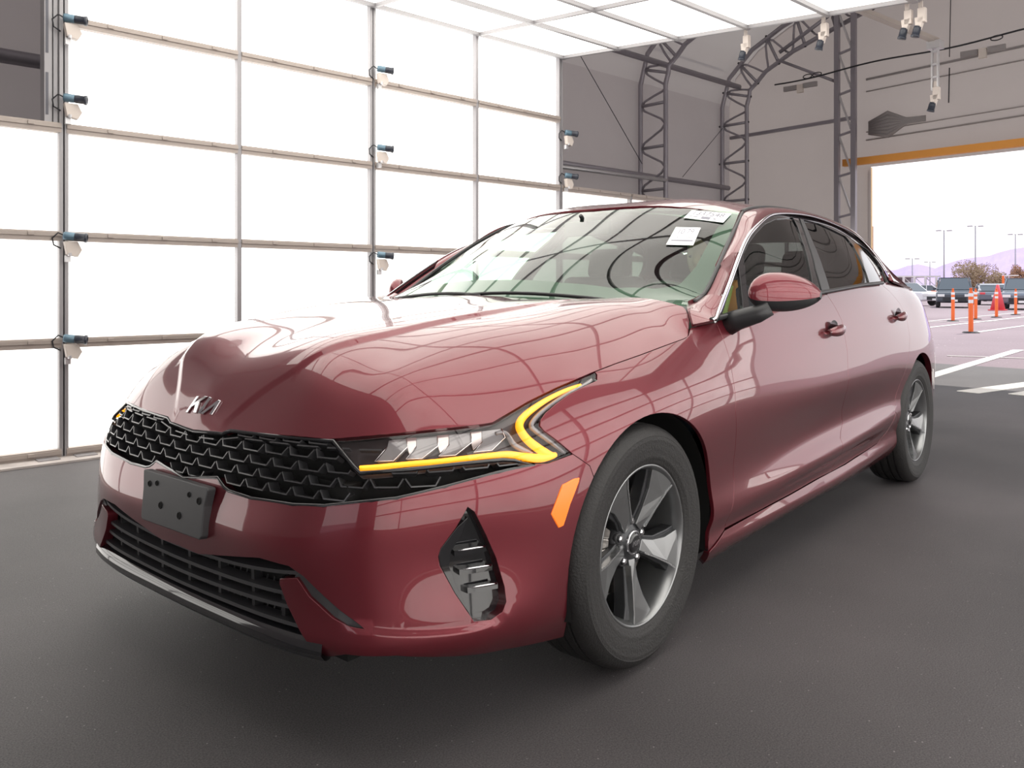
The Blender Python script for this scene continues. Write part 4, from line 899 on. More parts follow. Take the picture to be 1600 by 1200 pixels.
# -- door mirrors
def mirror(sg):
    def prof(t): return t
    n, m = 22, 20; V = []
    # shell: ellipse sections along local outward axis
    for i in range(n):
        t = i / (n - 1)
        y = .935 + .175 * t                                     # outward
        q_ = (t - .40) / .62 if t > .40 else (.40 - t) / .43
        k = max(0, 1 - abs(q_) ** (1.9 if t > .40 else 2.8)) ** .62
        h = .071 * max(k, .12); dpt = .075 * max(k, .15)
        cx = .62 + .10 * t + (.13 if sg < 0 else 0); cz = 1.030 - .006 * t
        for j in range(m):
            a = 2 * math.pi * j / m; ca, sa = math.cos(a), math.sin(a)
            xx = cx + (dpt if ca < 0 else dpt * .55) * ca + .06 * t
            V.append((xx, -sg * y, cz + h * (abs(sa)**.85) * (1 if sa > 0 else -1) * (1.06 if sa > 0 else .80)))
    F = [(i*m+j, i*m+(j+1) % m, (i+1)*m+(j+1) % m, (i+1)*m+j) for i in range(n-1) for j in range(m)] + [tuple(range(m)), tuple((n-1)*m+j for j in range(m-1, -1, -1))]
    V = np.array(V); isup = lambda f: len(f) == 4 and all(math.sin(2 * math.pi * (i % m) / m) > -.35 for i in f); up = [f for f in F if isup(f)]; lo = [f for f in F if not isup(f)]
    arm = MB(); P = [(.60, -sg * .855, .925), (.60, -sg * .90, .945), (.605, -sg * .965, .965), (.62, -sg * 1.0, .985)]; arm.tube(P, [.040, .034, .030, .026], 12)
    base = arm.obj('door_mirror', 'black_plastic', car, True)
    b = MB(); b.add(V, lo); b.obj('mirror_base', 'black_plastic', base, True)
    a = MB(); a.add(V, up); c = a.obj('mirror_cap', 'red_paint', base, True, label='red painted upper shell')
    q = MB(); q.lathe([(0, 0), (.040, 0), (.040, .004), (0, .004)], 20, Matrix.Translation((.705 + (.13 if sg < 0 else 0), -sg * 1.005, 1.03)) @ Matrix.Rotation(math.pi/2, 4, 'Y') @ Matrix.Scale(1.35, 4, (0, 1, 0))); q.obj('mirror_glass', 'chrome', base)
    return base
mirror(1); mirror(-1)
# -- door handles
for sg, doors in ((1, (o1, r1)), (-1, (o2, r2))):
    for (x0, x1, z, d) in ((1.43, 1.62, .868, doors[0]), (2.44, 2.62, .902, doors[1])):
        n, m = 15, 12; V = []
        for i in range(n):
            t = i / (n - 1); x = x0 + (x1 - x0) * t; b = on(s_of_x(x), z + .012 * t, 0); k = math.sin(math.pi * (.06 + .88 * t)) ** .6
            lift = .034 * k
            for j in range(m): a = 2 * math.pi * j / m; V.append(b * [1, sg, 1] + np.array([0, -sg * (lift + .014 * math.cos(a)), .024 * k * math.sin(a)]))
        F = [(i*m+j, i*m+(j+1) % m, (i+1)*m+(j+1) % m, (i+1)*m+j) for i in range(n-1) for j in range(m)] + [tuple(range(m)), tuple((n-1)*m+j for j in range(m))]
        mb = MB(); mb.add(V, F); mb.obj('door_handle', 'red_paint', d, True)
        mb = MB(); c_ = on(s_of_x((x0 + x1) / 2 + .01), z, .001) * [1, sg, 1]; mb.lathe([(0, 0), (.034, 0), (.048, .002)], 20, Matrix.Translation(c_) @ Matrix.Rotation(sg * math.pi/2, 4, 'X') @ Matrix.Scale(1.3, 4, (1, 0, 0))); mb.obj('handle_recess', 'black_gloss', d, True)
# -- wipers and the tab on the screen
for a, b in (((.36, -.60), (.262, .02)), ((.26, -.05), (.33, .55))):
    P = [SCREEN([(a[0] + (b[0] - a[0]) * t, a[1] + (b[1] - a[1]) * t)])[0] + (-.01, 0, .004) for t in np.linspace(0, 1, 12)]
    mb = MB(); mb.tube(P, .007, 6); mb.obj('wiper', 'black_plastic', car, True)
# -- stickers on the screen
sticker_n = 0
def sticker(pts, lines, lab):
    q = SCREEN.inv(pts); P = SCREEN(q) + SCREEN.normal(q) * .0015 * (1 if SCREEN.normal(q)[0][2] > 0 else -1)
    up = (P[0] - P[3]); ri = (P[1] - P[0]); nn = np.cross(ri, up); nn /= np.linalg.norm(nn); nn = nn if nn[2] > 0 else -nn
    mb = MB(); mb.hexa([p for p in P[[3, 2, 1, 0]]] + [p + nn * .0008 for p in P[[3, 2, 1, 0]]]); o = mb.obj('paper_sticker', 'sticker_white', screen, label=lab)
    def bl(u, v): return (P[3] * (1 - u) + P[2] * u) * (1 - v) + (P[0] * (1 - u) + P[1] * u) * v + nn * .0014
    for txt, u0, u1, v0, v1 in lines:
        if txt is None:
            mb = MB(); mb.add([bl(u0, v0), bl(u1, v0), bl(u1, v1), bl(u0, v1)], [(0, 1, 2, 3)]); mb.obj('print_line', 'sticker_print', o); continue
        c = bpy.data.curves.new('t', 'FONT'); c.body = txt; to = bpy.data.objects.new('t', c); COL.objects.link(to); dg = bpy.context.evaluated_depsgraph_get(); me = bpy.data.meshes.new_from_object(to.evaluated_get(dg))
        X = np.array([v.co[:] for v in me.vertices]); F = [tuple(p.vertices) for p in me.polygons]; bpy.data.objects.remove(to)
        X = (X - X.min(0)) / (np.ptp(X, axis=0) + 1e-9); mb = MB(); mb.add([bl(u0 + x[0] * (u1 - u0), v0 + x[1] * (v1 - v0)) for x in X], F); mb.obj('printed_number', 'sticker_print', o)
sticker([(1081,329),(1143,334.5),(1130,348.5),(1068,341)], [('1337548', .12, .88, .48, .92), (None, .08, .3, .25, .3), (None, .4, .62, .12, .38), (None, .7, .76, .2, .3)], 'white sticker at the top corner reading 1337548')
sticker([(1056,355.5),(1095,356.5),(1083,384),(1040.5,383)], [('10:79', .22, .80, .60, .90), ('K44 7085', .25, .88, .33, .48), (None, .1, .92, .20, .27)], 'white sticker below it reading 10:79')
# ================================================================ wheels
def wheel_mat(x, sg=1): return Matrix(((1, 0, 0, x), (0, 0, -sg, -sg * .805), (0, 1, 0, .334), (0, 0, 0, 1)))
TYRE = [(.219,.086),(.224,.0935),(.230,.096),(.238,.0985),(.242,.1015),(.247,.1015),(.262,.105),(.277,.1075),(.290,.1075),(.293,.1085),(.300,.1055),(.303,.1065),(.313,.100),(.322,.092),(.3285,.082),(.3325,.070),
        (.3335,.058),(.327,.057),(.327,.050),(.3338,.049),(.3340,.024),(.327,.023),(.327,.015),(.3340,.014)]
TYRE = TYRE + [(r, -h) for r, h in TYRE[::-1]]
def wheel(x, front):
    M0 = np.array(wheel_mat(x)); ob = []
    w = MB(); w.lathe(TYRE, 72, M0); ty = sharp_smooth(w.obj('tyre', 'rubber', None), 50)
    root = bpy.data.objects.new('wheel', None); COL.objects.link(root); root.parent = car; ty.parent = root
    def T(p): return M0[:3, :3] @ np.array(p) + M0[:3, 3]
    rim = MB(); rim.lathe([(.2225,.086),(.2235,.090),(.221,.0925),(.2165,.0925),(.2145,.090),(.2095,.080),(.204,.060),(.200,.0),(.197,-.06),(.212,-.085),(.216,-.085)], 64, M0); rm = rim.obj('rim', 'alloy', root, True)
    hub = MB(); hub.lathe([(0,.052),(.036,.052),(.040,.049),(.070,.040),(.078,.026),(.078,.0),(0,0)], 30, M0); sharp_smooth(hub.obj('hub', 'alloy_dark', rm), 40)
    cap = MB(); cap.lathe([(0,.064),(.020,.064),(.0285,.061),(.030,.056),(.030,.045)], 28, M0); cp = cap.obj('centre_cap', 'black_gloss', rm, True)
    rg = MB(); rg.lathe([(.029,.058),(.032,.060),(.034,.056),(.034,.048)], 28, M0); rg.obj('cap_ring', 'satin_chrome', rm, True)
    bm_ = MB(); badge(bm_, lambda p, d: T(((p[0] - 1.1) * .0175, (p[1] - .5) * .013, .0642 + d)), .0008); bm_.obj('cap_badge', 'satin_chrome', rm)
    for k in range(5):
        th = math.radians((-93 if front else -88) + 72 * k); er = np.array((math.cos(th), math.sin(th), 0)); et = np.array((-math.sin(th), math.cos(th), 0))
        def f(r, t, h): return T(er * r + et * t + np.array((0, 0, h)))
        # dark forged body of the spoke
        body_ = [(.040,-.026),(.10,-.030),(.165,-.040),(.208,-.058),(.208,.090),(.165,.062),(.11,.034),(.045,.024)]
        hh = lambda r: .050 + .030 * ((r - .04) / .17)
        mb = MB(); mb.prism(body_, lambda p: f(p[0], p[1], hh(p[0]) - .050), lambda p: f(p[0], p[1], hh(p[0]) - .012)); sp = bev(mb.obj('spoke', 'alloy_dark', rm), .003)
        face = [(.046,-.017),(.10,-.020),(.165,-.026),(.213,-.036),(.213,.078),(.190,.064),(.150,.038),(.10,.022),(.048,.015)]
        mb = MB(); mb.prism(face, lambda p: f(p[0], p[1], hh(p[0]) - .012), lambda p: f(p[0], p[1] , hh(p[0]) + .001 + (.006 if p[1] < 0 else -.003) * (1 if p[0] > .06 else 0))); bev(mb.obj('spoke_face', 'alloy', sp), .0015)
        rib = [(.06,-.0175),(.12,-.022),(.18,-.029),(.208,-.036),(.208,-.042),(.18,-.034),(.12,-.026),(.06,-.022)]
        mb = MB(); mb.prism(rib, lambda p: f(p[0], p[1], hh(p[0]) - .014), lambda p: f(p[0], p[1], hh(p[0]) + .009)); mb.obj('spoke_rib', 'alloy_bright', sp)
        a = th + math.radians(36); c = np.array((.058 * math.cos(a), .058 * math.sin(a), .034)); ML = M0 @ np.array(Matrix.Translation(c))
        mb = MB(); mb.lathe([(.0,.020),(.006,.020),(.010,.016),(.0115,.008),(.0115,-.01)], 6, ML); sharp_smooth(mb.obj('lug_nut', 'chrome', rm), 30)
        mb = MB(); mb.lathe([(.0125,.010),(.016,.012),(.017,.002),(.017,-.01)], 16, ML); mb.obj('lug_seat', 'black_plastic', rm, True)
    d = MB(); d.lathe([(0,.012),(.075,.012),(.075,.0),(.150,.0),(.150,-.022),(.0,-.022)], 48, M0); sharp_smooth(d.obj('brake_disc', 'brake_steel', root), 40)
    c = MB()
    for k in range(5): a = math.radians(150 + 14 * k); b = a + math.radians(14); c.hexa([T((r * math.cos(q), r * math.sin(q), h)) for h in (-.04, .035) for r, q in ((.095, a), (.155, a), (.155, b), (.095, b))])
    bev(c.obj('brake_caliper', 'brake_steel', root), .004)
    return root
def mirror_tree(root):
    r = root.copy(); COL.objects.link(r); r.parent = root.parent
    def rec(src, dst):
        for ch in list(src.children):
            c = mirror_obj(ch, dst); rec(ch, c)
    rec(root, r); return r
wf = wheel(0, True); wr = wheel(2.85, False); mirror_tree(wf); mirror_tree(wr)
# ---- wheel housings and underbody
for x in (0.026, 2.872):
    for sg in (1, -1):
        mb = MB(); n = 30; A = [math.radians(-16 + 212 * k / n) for k in range(n + 1)]
        V = []
        for y, r in ((-.893 if x < 1 else -.850, .377), (-.84, .392), (-.52, .392)): V += [(x + r * math.cos(a), sg * y, .325 + r * math.sin(a)) for a in A]
        m = n + 1; F = [(k*m+i, k*m+i+1, (k+1)*m+i+1, (k+1)*m+i) for k in range(2) for i in range(n)] + [tuple(2*m + i for i in range(m))]
        mb.add(V, F); mb.obj('wheel_liner', 'void', car, True)
mb = MB()
for x0, x1, w_, z0, z1 in ((-.80,-.40,.60,.20,.60),(-.42,.44,.50,.20,.78),(.42,2.47,.80,.165,.31),(2.46,3.28,.50,.22,.7),(3.28,3.80,.66,.26,.80)): mb.box(((x0+x1)/2, 0, (z0+z1)/2), (x1-x0, 2*w_, z1-z0))
mb.obj('underbody', 'void', car)
# ---- cabin
panel('headliner', ROOF, [(1.10,-.5),(1.25,-.57),(2.0,-.57),(2.9,-.56),(2.9,.56),(2.0,.57),(1.25,.57),(1.10,.5)], 'headliner', car, step=.1, edge=.004, off=-.035)
for sg, d in ((1, o1), (-1, o2)):
    a = panel('door_trim', BODY, [(s_of_x(.5), .32), (s_of_x(2.8), .45), (s_of_x(2.8), 1.04), (s_of_x(2.1), 1.045), (s_of_x(1.4), 1.01), (s_of_x(.5), .93)], 'dash', car, step=.08, edge=.003, off=-.05)
    if sg < 0: a.data.transform(Matrix.Scale(-1, 4, (0, 1, 0))); a.data.flip_normals()
V = []
prof = [(.46,.90),(.60,.950),(.80,.955),(.92,.93),(.98,.86),(.96,.70),(.90,.55)]
mb = MB()
for y in (-.74, -.5, -.25, 0, .25, .5, .74): V += [(x + .03 * abs(y), y, z - .03 * (abs(y) / .74)**2 + (.02 if y < 0 else 0) * math.exp(-((y + .37) / .18)**2)) for x, z in prof]
m = len(prof); mb.add(V, [(i*m+k, i*m+k+1, (i+1)*m+k+1, (i+1)*m+k) for i in range(6) for k in range(m-1)]); mb.obj('dashboard', 'dash', car, True)
def seat(x, y, w_=.50, rear_=False):
    r = bpy.data.objects.new('rear_seat' if rear_ else 'front_seat', None); COL.objects.link(r); r.parent = car
    def cushion(nm, c, d, ang):
        mb = MB(); R = Matrix.Rotation(math.radians(ang), 3, 'Y'); mb.box(c, d, R); o = mb.obj(nm, 'seat_cloth', r); bev(o, .045, 4); o.data.polygons.foreach_set('use_smooth', [True]*6); return o
    cushion('seat_cushion', (x, y, .48), (.52, w_, .16), -8); cushion('backrest', (x + .33, y, .80), (.14, w_, .64), 18)
    for dy in ((0,) if not rear_ else (-.36, .36)):
        mb = MB(); mb.tube([(x + .42, y + dy - .06, 1.06), (x + .445, y + dy - .06, 1.13)], .007, 6); mb.tube([(x + .42, y + dy + .06, 1.06), (x + .445, y + dy + .06, 1.13)], .007, 6); mb.obj('headrest_post', 'satin_chrome', r)
        cushion('headrest', (x + .46, y + dy, 1.18), (.10, .25, .17), 14)
seat(1.30, -.37); seat(1.30, .37); seat(2.18, 0, 1.25, True)
SW = Matrix.Translation((.98, -.37, .90)) @ Matrix.Rotation(math.radians(-66), 4, 'Y')
mb = MB(); mb.tube([tuple(SW @ Vector((.185 * math.cos(a), .185 * math.sin(a), 0))) for a in np.linspace(0, 2*math.pi, 40)[:-1]], .015, 8, closed=True)
for a in (0, 180, 270): mb.bar(SW @ Vector((0, 0, -.01)), SW @ Vector((.18 * math.cos(math.radians(a + 90)), .18 * math.sin(math.radians(a + 90)), 0)), .035, .015)
mb.box(SW @ Vector((0, 0, -.02)), (.05, .12, .12)); mb.obj('steering_wheel', 'black_plastic', car, True)
mb = MB(); mb.box((1.02, .0, 1.315), (.03, .24, .065)); mb.tube([(1.0, 0, 1.34), (.96, 0, 1.37)], .010, 8); bev(mb.obj('interior_mirror', 'black_plastic', car), .008)
# ---- driver
mat('skin', (.50, .30, .22), .5); mat('hair', (.03, .02, .018), .7); mat('vest', (.75, .85, .08), .7); mat('vest_tape', (.8, .35, .12), .5); mat('shirt', (.05, .06, .10), .8)
mat('vest', (.80, .30, .05), .7); mat('vest_tape', (.70, .80, .20), .5)
def skin(name, verts, edges, radii, m, parent=None, sub=1, root=0):
    me = bpy.data.meshes.new(name); me.from_pydata([tuple(v) for v in verts], edges, []); me.materials.append(MT[m]); o = bpy.data.objects.new(name, me); COL.objects.link(o)
    sk = o.modifiers.new('skin', 'SKIN'); sk.use_smooth_shade = True
    for i, r in enumerate(radii): d = me.skin_vertices[0].data[i]; d.radius = r if isinstance(r, tuple) else (r, r); d.use_root = (i == root)
    ss_ = o.modifiers.new('sub', 'SUBSURF'); ss_.levels = sub; ss_.render_levels = sub
    if parent: o.parent = parent
    return o
dv = thing('person', 'driver in an orange safety vest sitting behind the steering wheel, holding it', 'person', (1.42, -.37, .57))
O_ = np.array((1.42, -.37, .57))
V = [(1.46,-.37,.62),(1.50,-.37,.74),(1.54,-.37,.88),(1.55,-.37,1.00),(1.50,-.37,1.05),(1.45,-.37,1.11)]; R_ = [(.15,.12),(.145,.115),(.16,.12),(.15,.10),(.06,.055),(.055,.055)]; E_ = [(0,1),(1,2),(2,3),(3,4),(4,5)]
def chain(i0, pts, rad):
    p = i0
    for q, r in zip(pts, rad): V.append(q); R_.append(r); E_.append((p, len(V) - 1)); p = len(V) - 1
    return p
for s_ in (-1, 1):
    e = chain(3, [(1.54,-.37+s_*.17,1.01),(1.44,-.37+s_*.24,.86),(1.30,-.37+s_*.25,.80),(1.15,-.37+s_*.20,.90),(1.10,-.37+s_*.185,.935)], [.062,.048,.042,.028,(.036,.02)])
    for k in range(4):
        b = np.array((1.075,-.37+s_*.185+(k-1.5)*.018*0,.955+ (k-1.5)*.020)); chain(e, [tuple(b + (-.008,0,0)), tuple(b+(-.035,-s_*.012,.002)), tuple(b+(-.030,-s_*.040,.0))], [.010,.009,.008])
    chain(e, [(1.10,-.37+s_*.160,.955),(1.085,-.37+s_*.145,.975)], [.011,.009])
    chain(0, [(1.40,-.37+s_*.11,.60),(1.05,-.37+s_*.15,.64),(.93,-.37+s_*.14,.50),(.80,-.37+s_*.13,.38)], [.095,.07,.06,.04])
bod = skin('body', [np.array(v) - O_ for v in V], E_, R_, 'shirt', dv, 2)
# head with face
bm = bmesh.new(); bmesh.ops.create_icosphere(bm, subdivisions=4, radius=1)
for v in bm.verts:
    x, y, z = v.co; fx = -x
    X = fx * .098; Y = y * .076 * (1 - .18 * max(0, -z)); Z = z * .118
    X += .022 * math.exp(-((y / .16)**2 + ((z + .12) / .16)**2)) * (fx > 0); X -= .010 * (math.exp(-(((abs(y) - .36) / .16)**2 + ((z - .08) / .12)**2))) * (fx > 0)
    X += .008 * math.exp(-((y / .3)**2 + ((z + .46) / .08)**2)) * (fx > 0); X += .010 * math.exp(-((y / .3)**2 + ((z + .85) / .2)**2)) * (fx > 0)
    Y += math.copysign(.016, y) * math.exp(-(((fx + .05) / .12)**2 + ((z) / .22)**2)) * (abs(y) > .8)
    v.co = (-X, Y, Z)
bm.transform(Matrix.Translation(Vector((1.41, -.37, 1.185)) - Vector(O_))); me = bpy.data.meshes.new('head'); bm.to_mesh(me); bm.free(); me.materials.append(MT['skin']); me.polygons.foreach_set('use_smooth', [True]*len(me.polygons))
h = bpy.data.objects.new('head', me); COL.objects.link(h); h.parent = dv
def blob(nm, c, r, m, par): mb = MB(); mb.lathe([(r[0]*math.sin(a), r[1]*math.cos(a)) for a in np.linspace(0, math.pi, 10)], 14, Matrix.Translation(np.array(c) - O_)); return mb.obj(nm, m, par, True)
for s_ in (-1, 1): blob('eye', (1.328, -.37 + s_*.030, 1.193), (.009, .006), 'hair', h)
mb = MB(); mb.lathe([(.086*math.sin(a), .10*math.cos(a)) for a in np.linspace(0, math.pi*.55, 10)], 22, Matrix.Translation(np.array((1.425, -.37, 1.215)) - O_) @ Matrix.Scale(1.16, 4, (1, 0, 0))); mb.obj('hair', 'hair', h, True)
vs = skin('safety_vest', [np.array(v) - O_ for v in V[:4]] + [np.array((1.54,-.37-.12,1.03)) - O_, np.array((1.54,-.37+.12,1.03)) - O_], [(0,1),(1,2),(2,3),(3,4),(3,5)], [(.16,.13),(.155,.125),(.172,.13),(.155,.11),.07,.07], 'vest', dv, 2)
for s_ in (-1, 1): mb = MB(); mb.tube([np.array(p) - O_ for p in ((1.36,-.37+s_*.09,.66),(1.385,-.37+s_*.09,.80),(1.41,-.37+s_*.09,.95),(1.47,-.37+s_*.09,1.06))], .018, 6); mb.obj('reflective_tape', 'vest_tape', vs, True)
# ================================================================ outside the doorway
mat('line_paint', (.80, .78, .74), .7); mat('cone_orange', (.90, .16, .03), .5); mat('reflect_white', (.85, .85, .85), .4); mat('base_black', (.03, .03, .035), .7)
mat('car_white', (.75, .75, .78), .25, 0, .8); mat('car_black', (.05, .06, .08), .25, 0, .8); mat('car_grey', (.16, .18, .22), .25, .3, .8); mat('car_glass', (.10, .12, .14), .08); mat('car_tyre', (.05, .05, .055), .8)
mat('canopy', (.70, .66, .66), .7); mat('canopy_shade', (.38, .35, .38), .8); mat('hazy_mountain', (.42, .34, .56), 1.0, noise=(.004, .10)); mat('bark', (.22, .15, .12), .9); mat('leaf_brown', (.36, .26, .17), .8, noise=(.6, .3)); mat('leaf_red', (.40, .22, .14), .8, noise=(.6, .3))
mat('pole_grey', (.40, .38, .42), .5, .3); mat('red_plastic', (.75, .08, .10), .5); mat('peach_board', (.80, .52, .38), .7)
def gp(x, y): return sight(x, y, z=0)
def stripe(lab, a, b, w=.12):
    A_, B_ = gp(*a), gp(*b); A_[2] = B_[2] = .0; d = (B_ - A_); d /= np.linalg.norm(d); n = np.array((-d[1], d[0], 0)) * w / 2; z = np.array((0, 0, .006))
    MB().hexa([A_-n, B_-n, B_+n, A_+n, A_-n+z, B_-n+z, B_+n+z, A_+n+z]).obj('painted_line', 'line_paint', bpy.data.objects['ground_outside'])
stripe('', (1440, 592), (1592, 547), .16); stripe('', (1512, 613), (1640, 596), .22); stripe('', (1588, 617), (1660, 606), .15)
stripe('', (1440, 513), (1640, 491), .12); stripe('', (1440, 503), (1640, 484), .10); stripe('', (1527, 519), (1660, 501), .12); stripe('', (1440, 503.5), (1560, 502), .1); stripe('', (1480, 556), (1600, 560), .06)
def post(px, py, lab):
    b = gp(px, py); t = thing('delineator_post', lab, 'traffic post', tuple(b), 0, 'orange delineator posts in the lot')
    mb = MB(); mb.lathe([(0, .03), (.16, .03), (.20, .0), (0, 0)], 8); mb.obj('rubber_base', 'base_black', t)
    mb = MB(); mb.lathe([(.055, .03), (.055, .95), (.035, 1.0), (.03, 1.07), (.045, 1.08), (.0, 1.09)], 12); mb.obj('tube', 'cone_orange', t, True)
    for z in (.72, .88): mb = MB(); mb.lathe([(.0565, z), (.0565, z + .08)], 12); mb.obj('reflective_band', 'reflect_white', t, True)
post(1517, 520, 'orange delineator post with black base, nearest and largest of those in the lot'); post(1489, 502, 'orange delineator post, leftmost in the lot')
post(1524.5, 499, 'orange delineator post half hidden behind the nearest one'); post(1557, 496, 'orange delineator post in front of the grey sedan'); post(1587, 492, 'orange delineator post at the right edge, in front of the dark suv')
def lot_car(nm, px, py, ang, m, lab, L=4.6, Wd=1.8, H=1.5, suv=0, front_=True):
    b = gp(px, py); t = thing(nm, lab, 'car', tuple(b), ang)
    k = 1 if suv else 0; bl = .95 + .1 * k
    prof_ = [(-L/2, .35), (-L/2+.02, .75), (-L/2+.15, .9), (-L*.2, bl), (L*.30, bl), (L/2-.1, bl-.05), (L/2, .7), (L/2-.02, .35), (L*.36, .28), (-L*.36, .28)]
    mb = MB(); mb.prism(prof_, lambda p: (p[0], -Wd/2, p[1]), lambda p: (p[0], Wd/2, p[1])); bev(mb.obj('body_shell', m, t), .08, 2)
    c = [(-L*.22, bl), (-L*.06, H-.03), (.0, H), (L*.22, H-.02*k), (L*(.30 + .12*k), H-.12), (L*(.42+.05*k), bl)]
    mb = MB(); mb.prism(c, lambda p: (p[0], -Wd/2+.08 + .12*(p[1]-bl)/.5, p[1]), lambda p: (p[0], Wd/2-.08 - .12*(p[1]-bl)/.5, p[1])); bev(mb.obj('cabin', 'car_glass', t), .03)
    r = [(-.05*L, H-.02), (.22*L, H-.02), (L*(.30+.12*k), H-.12)]
    V = [(x, s * (Wd/2-.17), z + d) for d in (0, .04) for s in (-1, 1) for x, z in r]; mb = MB(); mb.add(V, [(0,1,4,3),(1,2,5,4),(6,9,10,7),(7,10,11,8),(0,3,9,6),(2,8,11,5),(0,6,7,1),(1,7,8,2),(3,4,10,9),(4,5,11,10)]); mb.obj('roof', m, t)
    for s in (-1, 1):
        for x, z0, x2, z1 in ((-L*.21, bl, -L*.055, H-.02), (.06*L, bl, .06*L, H-.02), (L*(.29+.12*k), H-.12, L*(.41+.05*k), bl)):
            mb = MB(); mb.bar((x, s*(Wd/2-.07), z0), (x2, s*(Wd/2-.16), z1), .07); mb.obj('pillar', m, t)
        for x in (-L*.31, L*.30):
            mb = MB(); mb.lathe([(0,.11),(.20,.11),(.22,.10),(.33,.11),(.35,.08),(.35,-.08),(.3,-.11),(0,-.11)], 20, Matrix.Translation((x, s*(Wd/2-.10), .35)) @ Matrix.Rotation(-s*math.pi/2, 4, 'X')); mb.obj('wheel', 'car_tyre', t)
        mb = MB(); mb.box((-L/2+.03, s*Wd*.36, .72), (.08, .36, .14)); mb.obj('headlamp', 'reflect_white', t)
        mb = MB(); mb.box((L/2-.02, s*Wd*.38, .80), (.06, .32, .14)); mb.obj('tail_lamp', 'red_plastic', t)
        mb = MB(); mb.box((-L*.13, s*(Wd/2+.08), bl+.05), (.12, .18, .12)); mb.obj('door_mirror', m, t)
    mb = MB(); mb.box((-L/2+.01, 0, .50), (.06, Wd*.62, .22)); mb.obj('radiator_grille', 'base_black', t)
    mb = MB(); mb.box((-L/2-.01, 0, .42), (.03, .32, .12)); mb.obj('number_plate', 'reflect_white', t)
    mb = MB(); mb.box((L/2+.01, 0, .62), (.03, .34, .14)); mb.obj('number_plate', 'reflect_white', t)
    return t
A_ = math.radians
lot_car('parked_suv', 1491, 480, A_(12), 'car_black', 'dark suv with pale bonnet facing the doorway, behind the leftmost orange post', 4.8, 1.9, 1.75, 1)
lot_car('parked_sedan', 1547, 476, A_(196), 'car_grey', 'grey sedan seen from behind, right of the nearest orange post', 4.7, 1.85, 1.45)
lot_car('parked_suv', 1600, 483, A_(6), 'car_grey', 'dark grey suv cut by the right edge of the photo', 4.8, 1.9, 1.65, 1)
lot_car('parked_sedan', 1414, 477, A_(60), 'car_white', 'white sedan showing behind the tail of the red car', 4.7, 1.85, 1.5)
lot_car('parked_sedan', 1453, 468.5, A_(100), 'car_white', 'white sedan farther back, side on under the canopy', 4.6, 1.8, 1.5)
lot_car('parked_sedan', 1571, 471, A_(60), 'car_white', 'pale sedan between the grey sedan and the dark suv', 4.6, 1.8, 1.45)
# red road cone
b = gp(1559, 485); t = thing('road_cone', 'large red cone between the grey sedan and the dark suv', 'cone', tuple(b)); mb = MB(); mb.lathe([(0,1.3),(.06,1.3),(.34,.05),(.0,.05)], 14); mb.obj('cone_body', 'red_plastic', t, True); mb = MB(); mb.box((0,0,.025),(.75,.75,.05)); mb.obj('cone_base', 'red_plastic', t)
b = gp(1462, 470); t = thing('water_barrier', 'low orange barrier between the white sedan and the dark suv', 'barrier', tuple(b)); mb = MB(); mb.prism([(-.3,0),(.3,0),(.15,.5),(.12,.95),(-.12,.95),(-.15,.5)], lambda p: (-1.2,p[0],p[1]), lambda p: (1.2,p[0],p[1])); mb.obj('shell', 'cone_orange', t)
# light poles
for px, top, d, lab in ((1475, 360, 150, 'tall twin-lamp light pole, second from the left'), (1524, 353, 150, 'tallest light pole, above the bush'), (1425.5, 404, 170, 'light pole left of the canopy end'), (1453, 409, 210, 'small distant light pole above the canopy'), (1586.5, 366, 160, 'faint light pole by the right edge')):
    p = sight(px, top, d=d); H = p[2]; t = thing('light_pole', lab, 'street light', (p[0], p[1], 0), 0, 'light poles over the lot')
    mb = MB(); mb.lathe([(0,0),(.16,0),(.10,H),(0,H)], 8); mb.obj('pole', 'pole_grey', t, True)
    mb = MB(); mb.bar(-RT * 1.0 + (0,0,H), RT * 1.0 + (0,0,H), .08); mb.obj('cross_arm', 'pole_grey', t)
    for s in (-1, 1): mb = MB(); mb.box(RT * s * 1.0 + (0,0,H - .05), (.5,.8,.2)); mb.obj('lamp_head', 'pole_grey', t)
# canopy with posts
D = 95; c0_ = sight(1385, 450, d=D); t = thing('parking_canopy', 'long pale parking canopy on white posts below the hills', 'canopy', (c0_[0], c0_[1], 0))
Hc = 1.044 + (452.7 - 433) * D / 1283; Ln = (1470 - 1385) * D / 1283
mb = MB(); mb.hexa([(q[0], q[1], z) for z in (Hc, Hc + .18) for q in (np.array((0,0,0)), RT * Ln, RT * Ln + FW * 7, FW * 7)]); mb.obj('roof_slab', 'canopy', t)
mb = MB(); mb.hexa([(q[0], q[1], z) for z in (0, Hc) for q in (FW * 7, RT * Ln + FW * 7, RT * Ln + FW * 7.2, FW * 7.2)]); mb.obj('back_wall', 'canopy_shade', t)  # darker canopy colour: shade under the roof put into the wall
for px in (1412, 1429, 1446, 1463):
    q = RT * (px - 1385) * D / 1283; mb = MB(); mb.bar(q, q + (0,0,Hc), .22); mb.obj('post', 'canopy', t)
    mb = MB(); mb.bar(q + (0,0,Hc*.55), q - RT * 1.0 + FW * .5 + (0,0,Hc), .10); mb.obj('gusset', 'canopy', t)
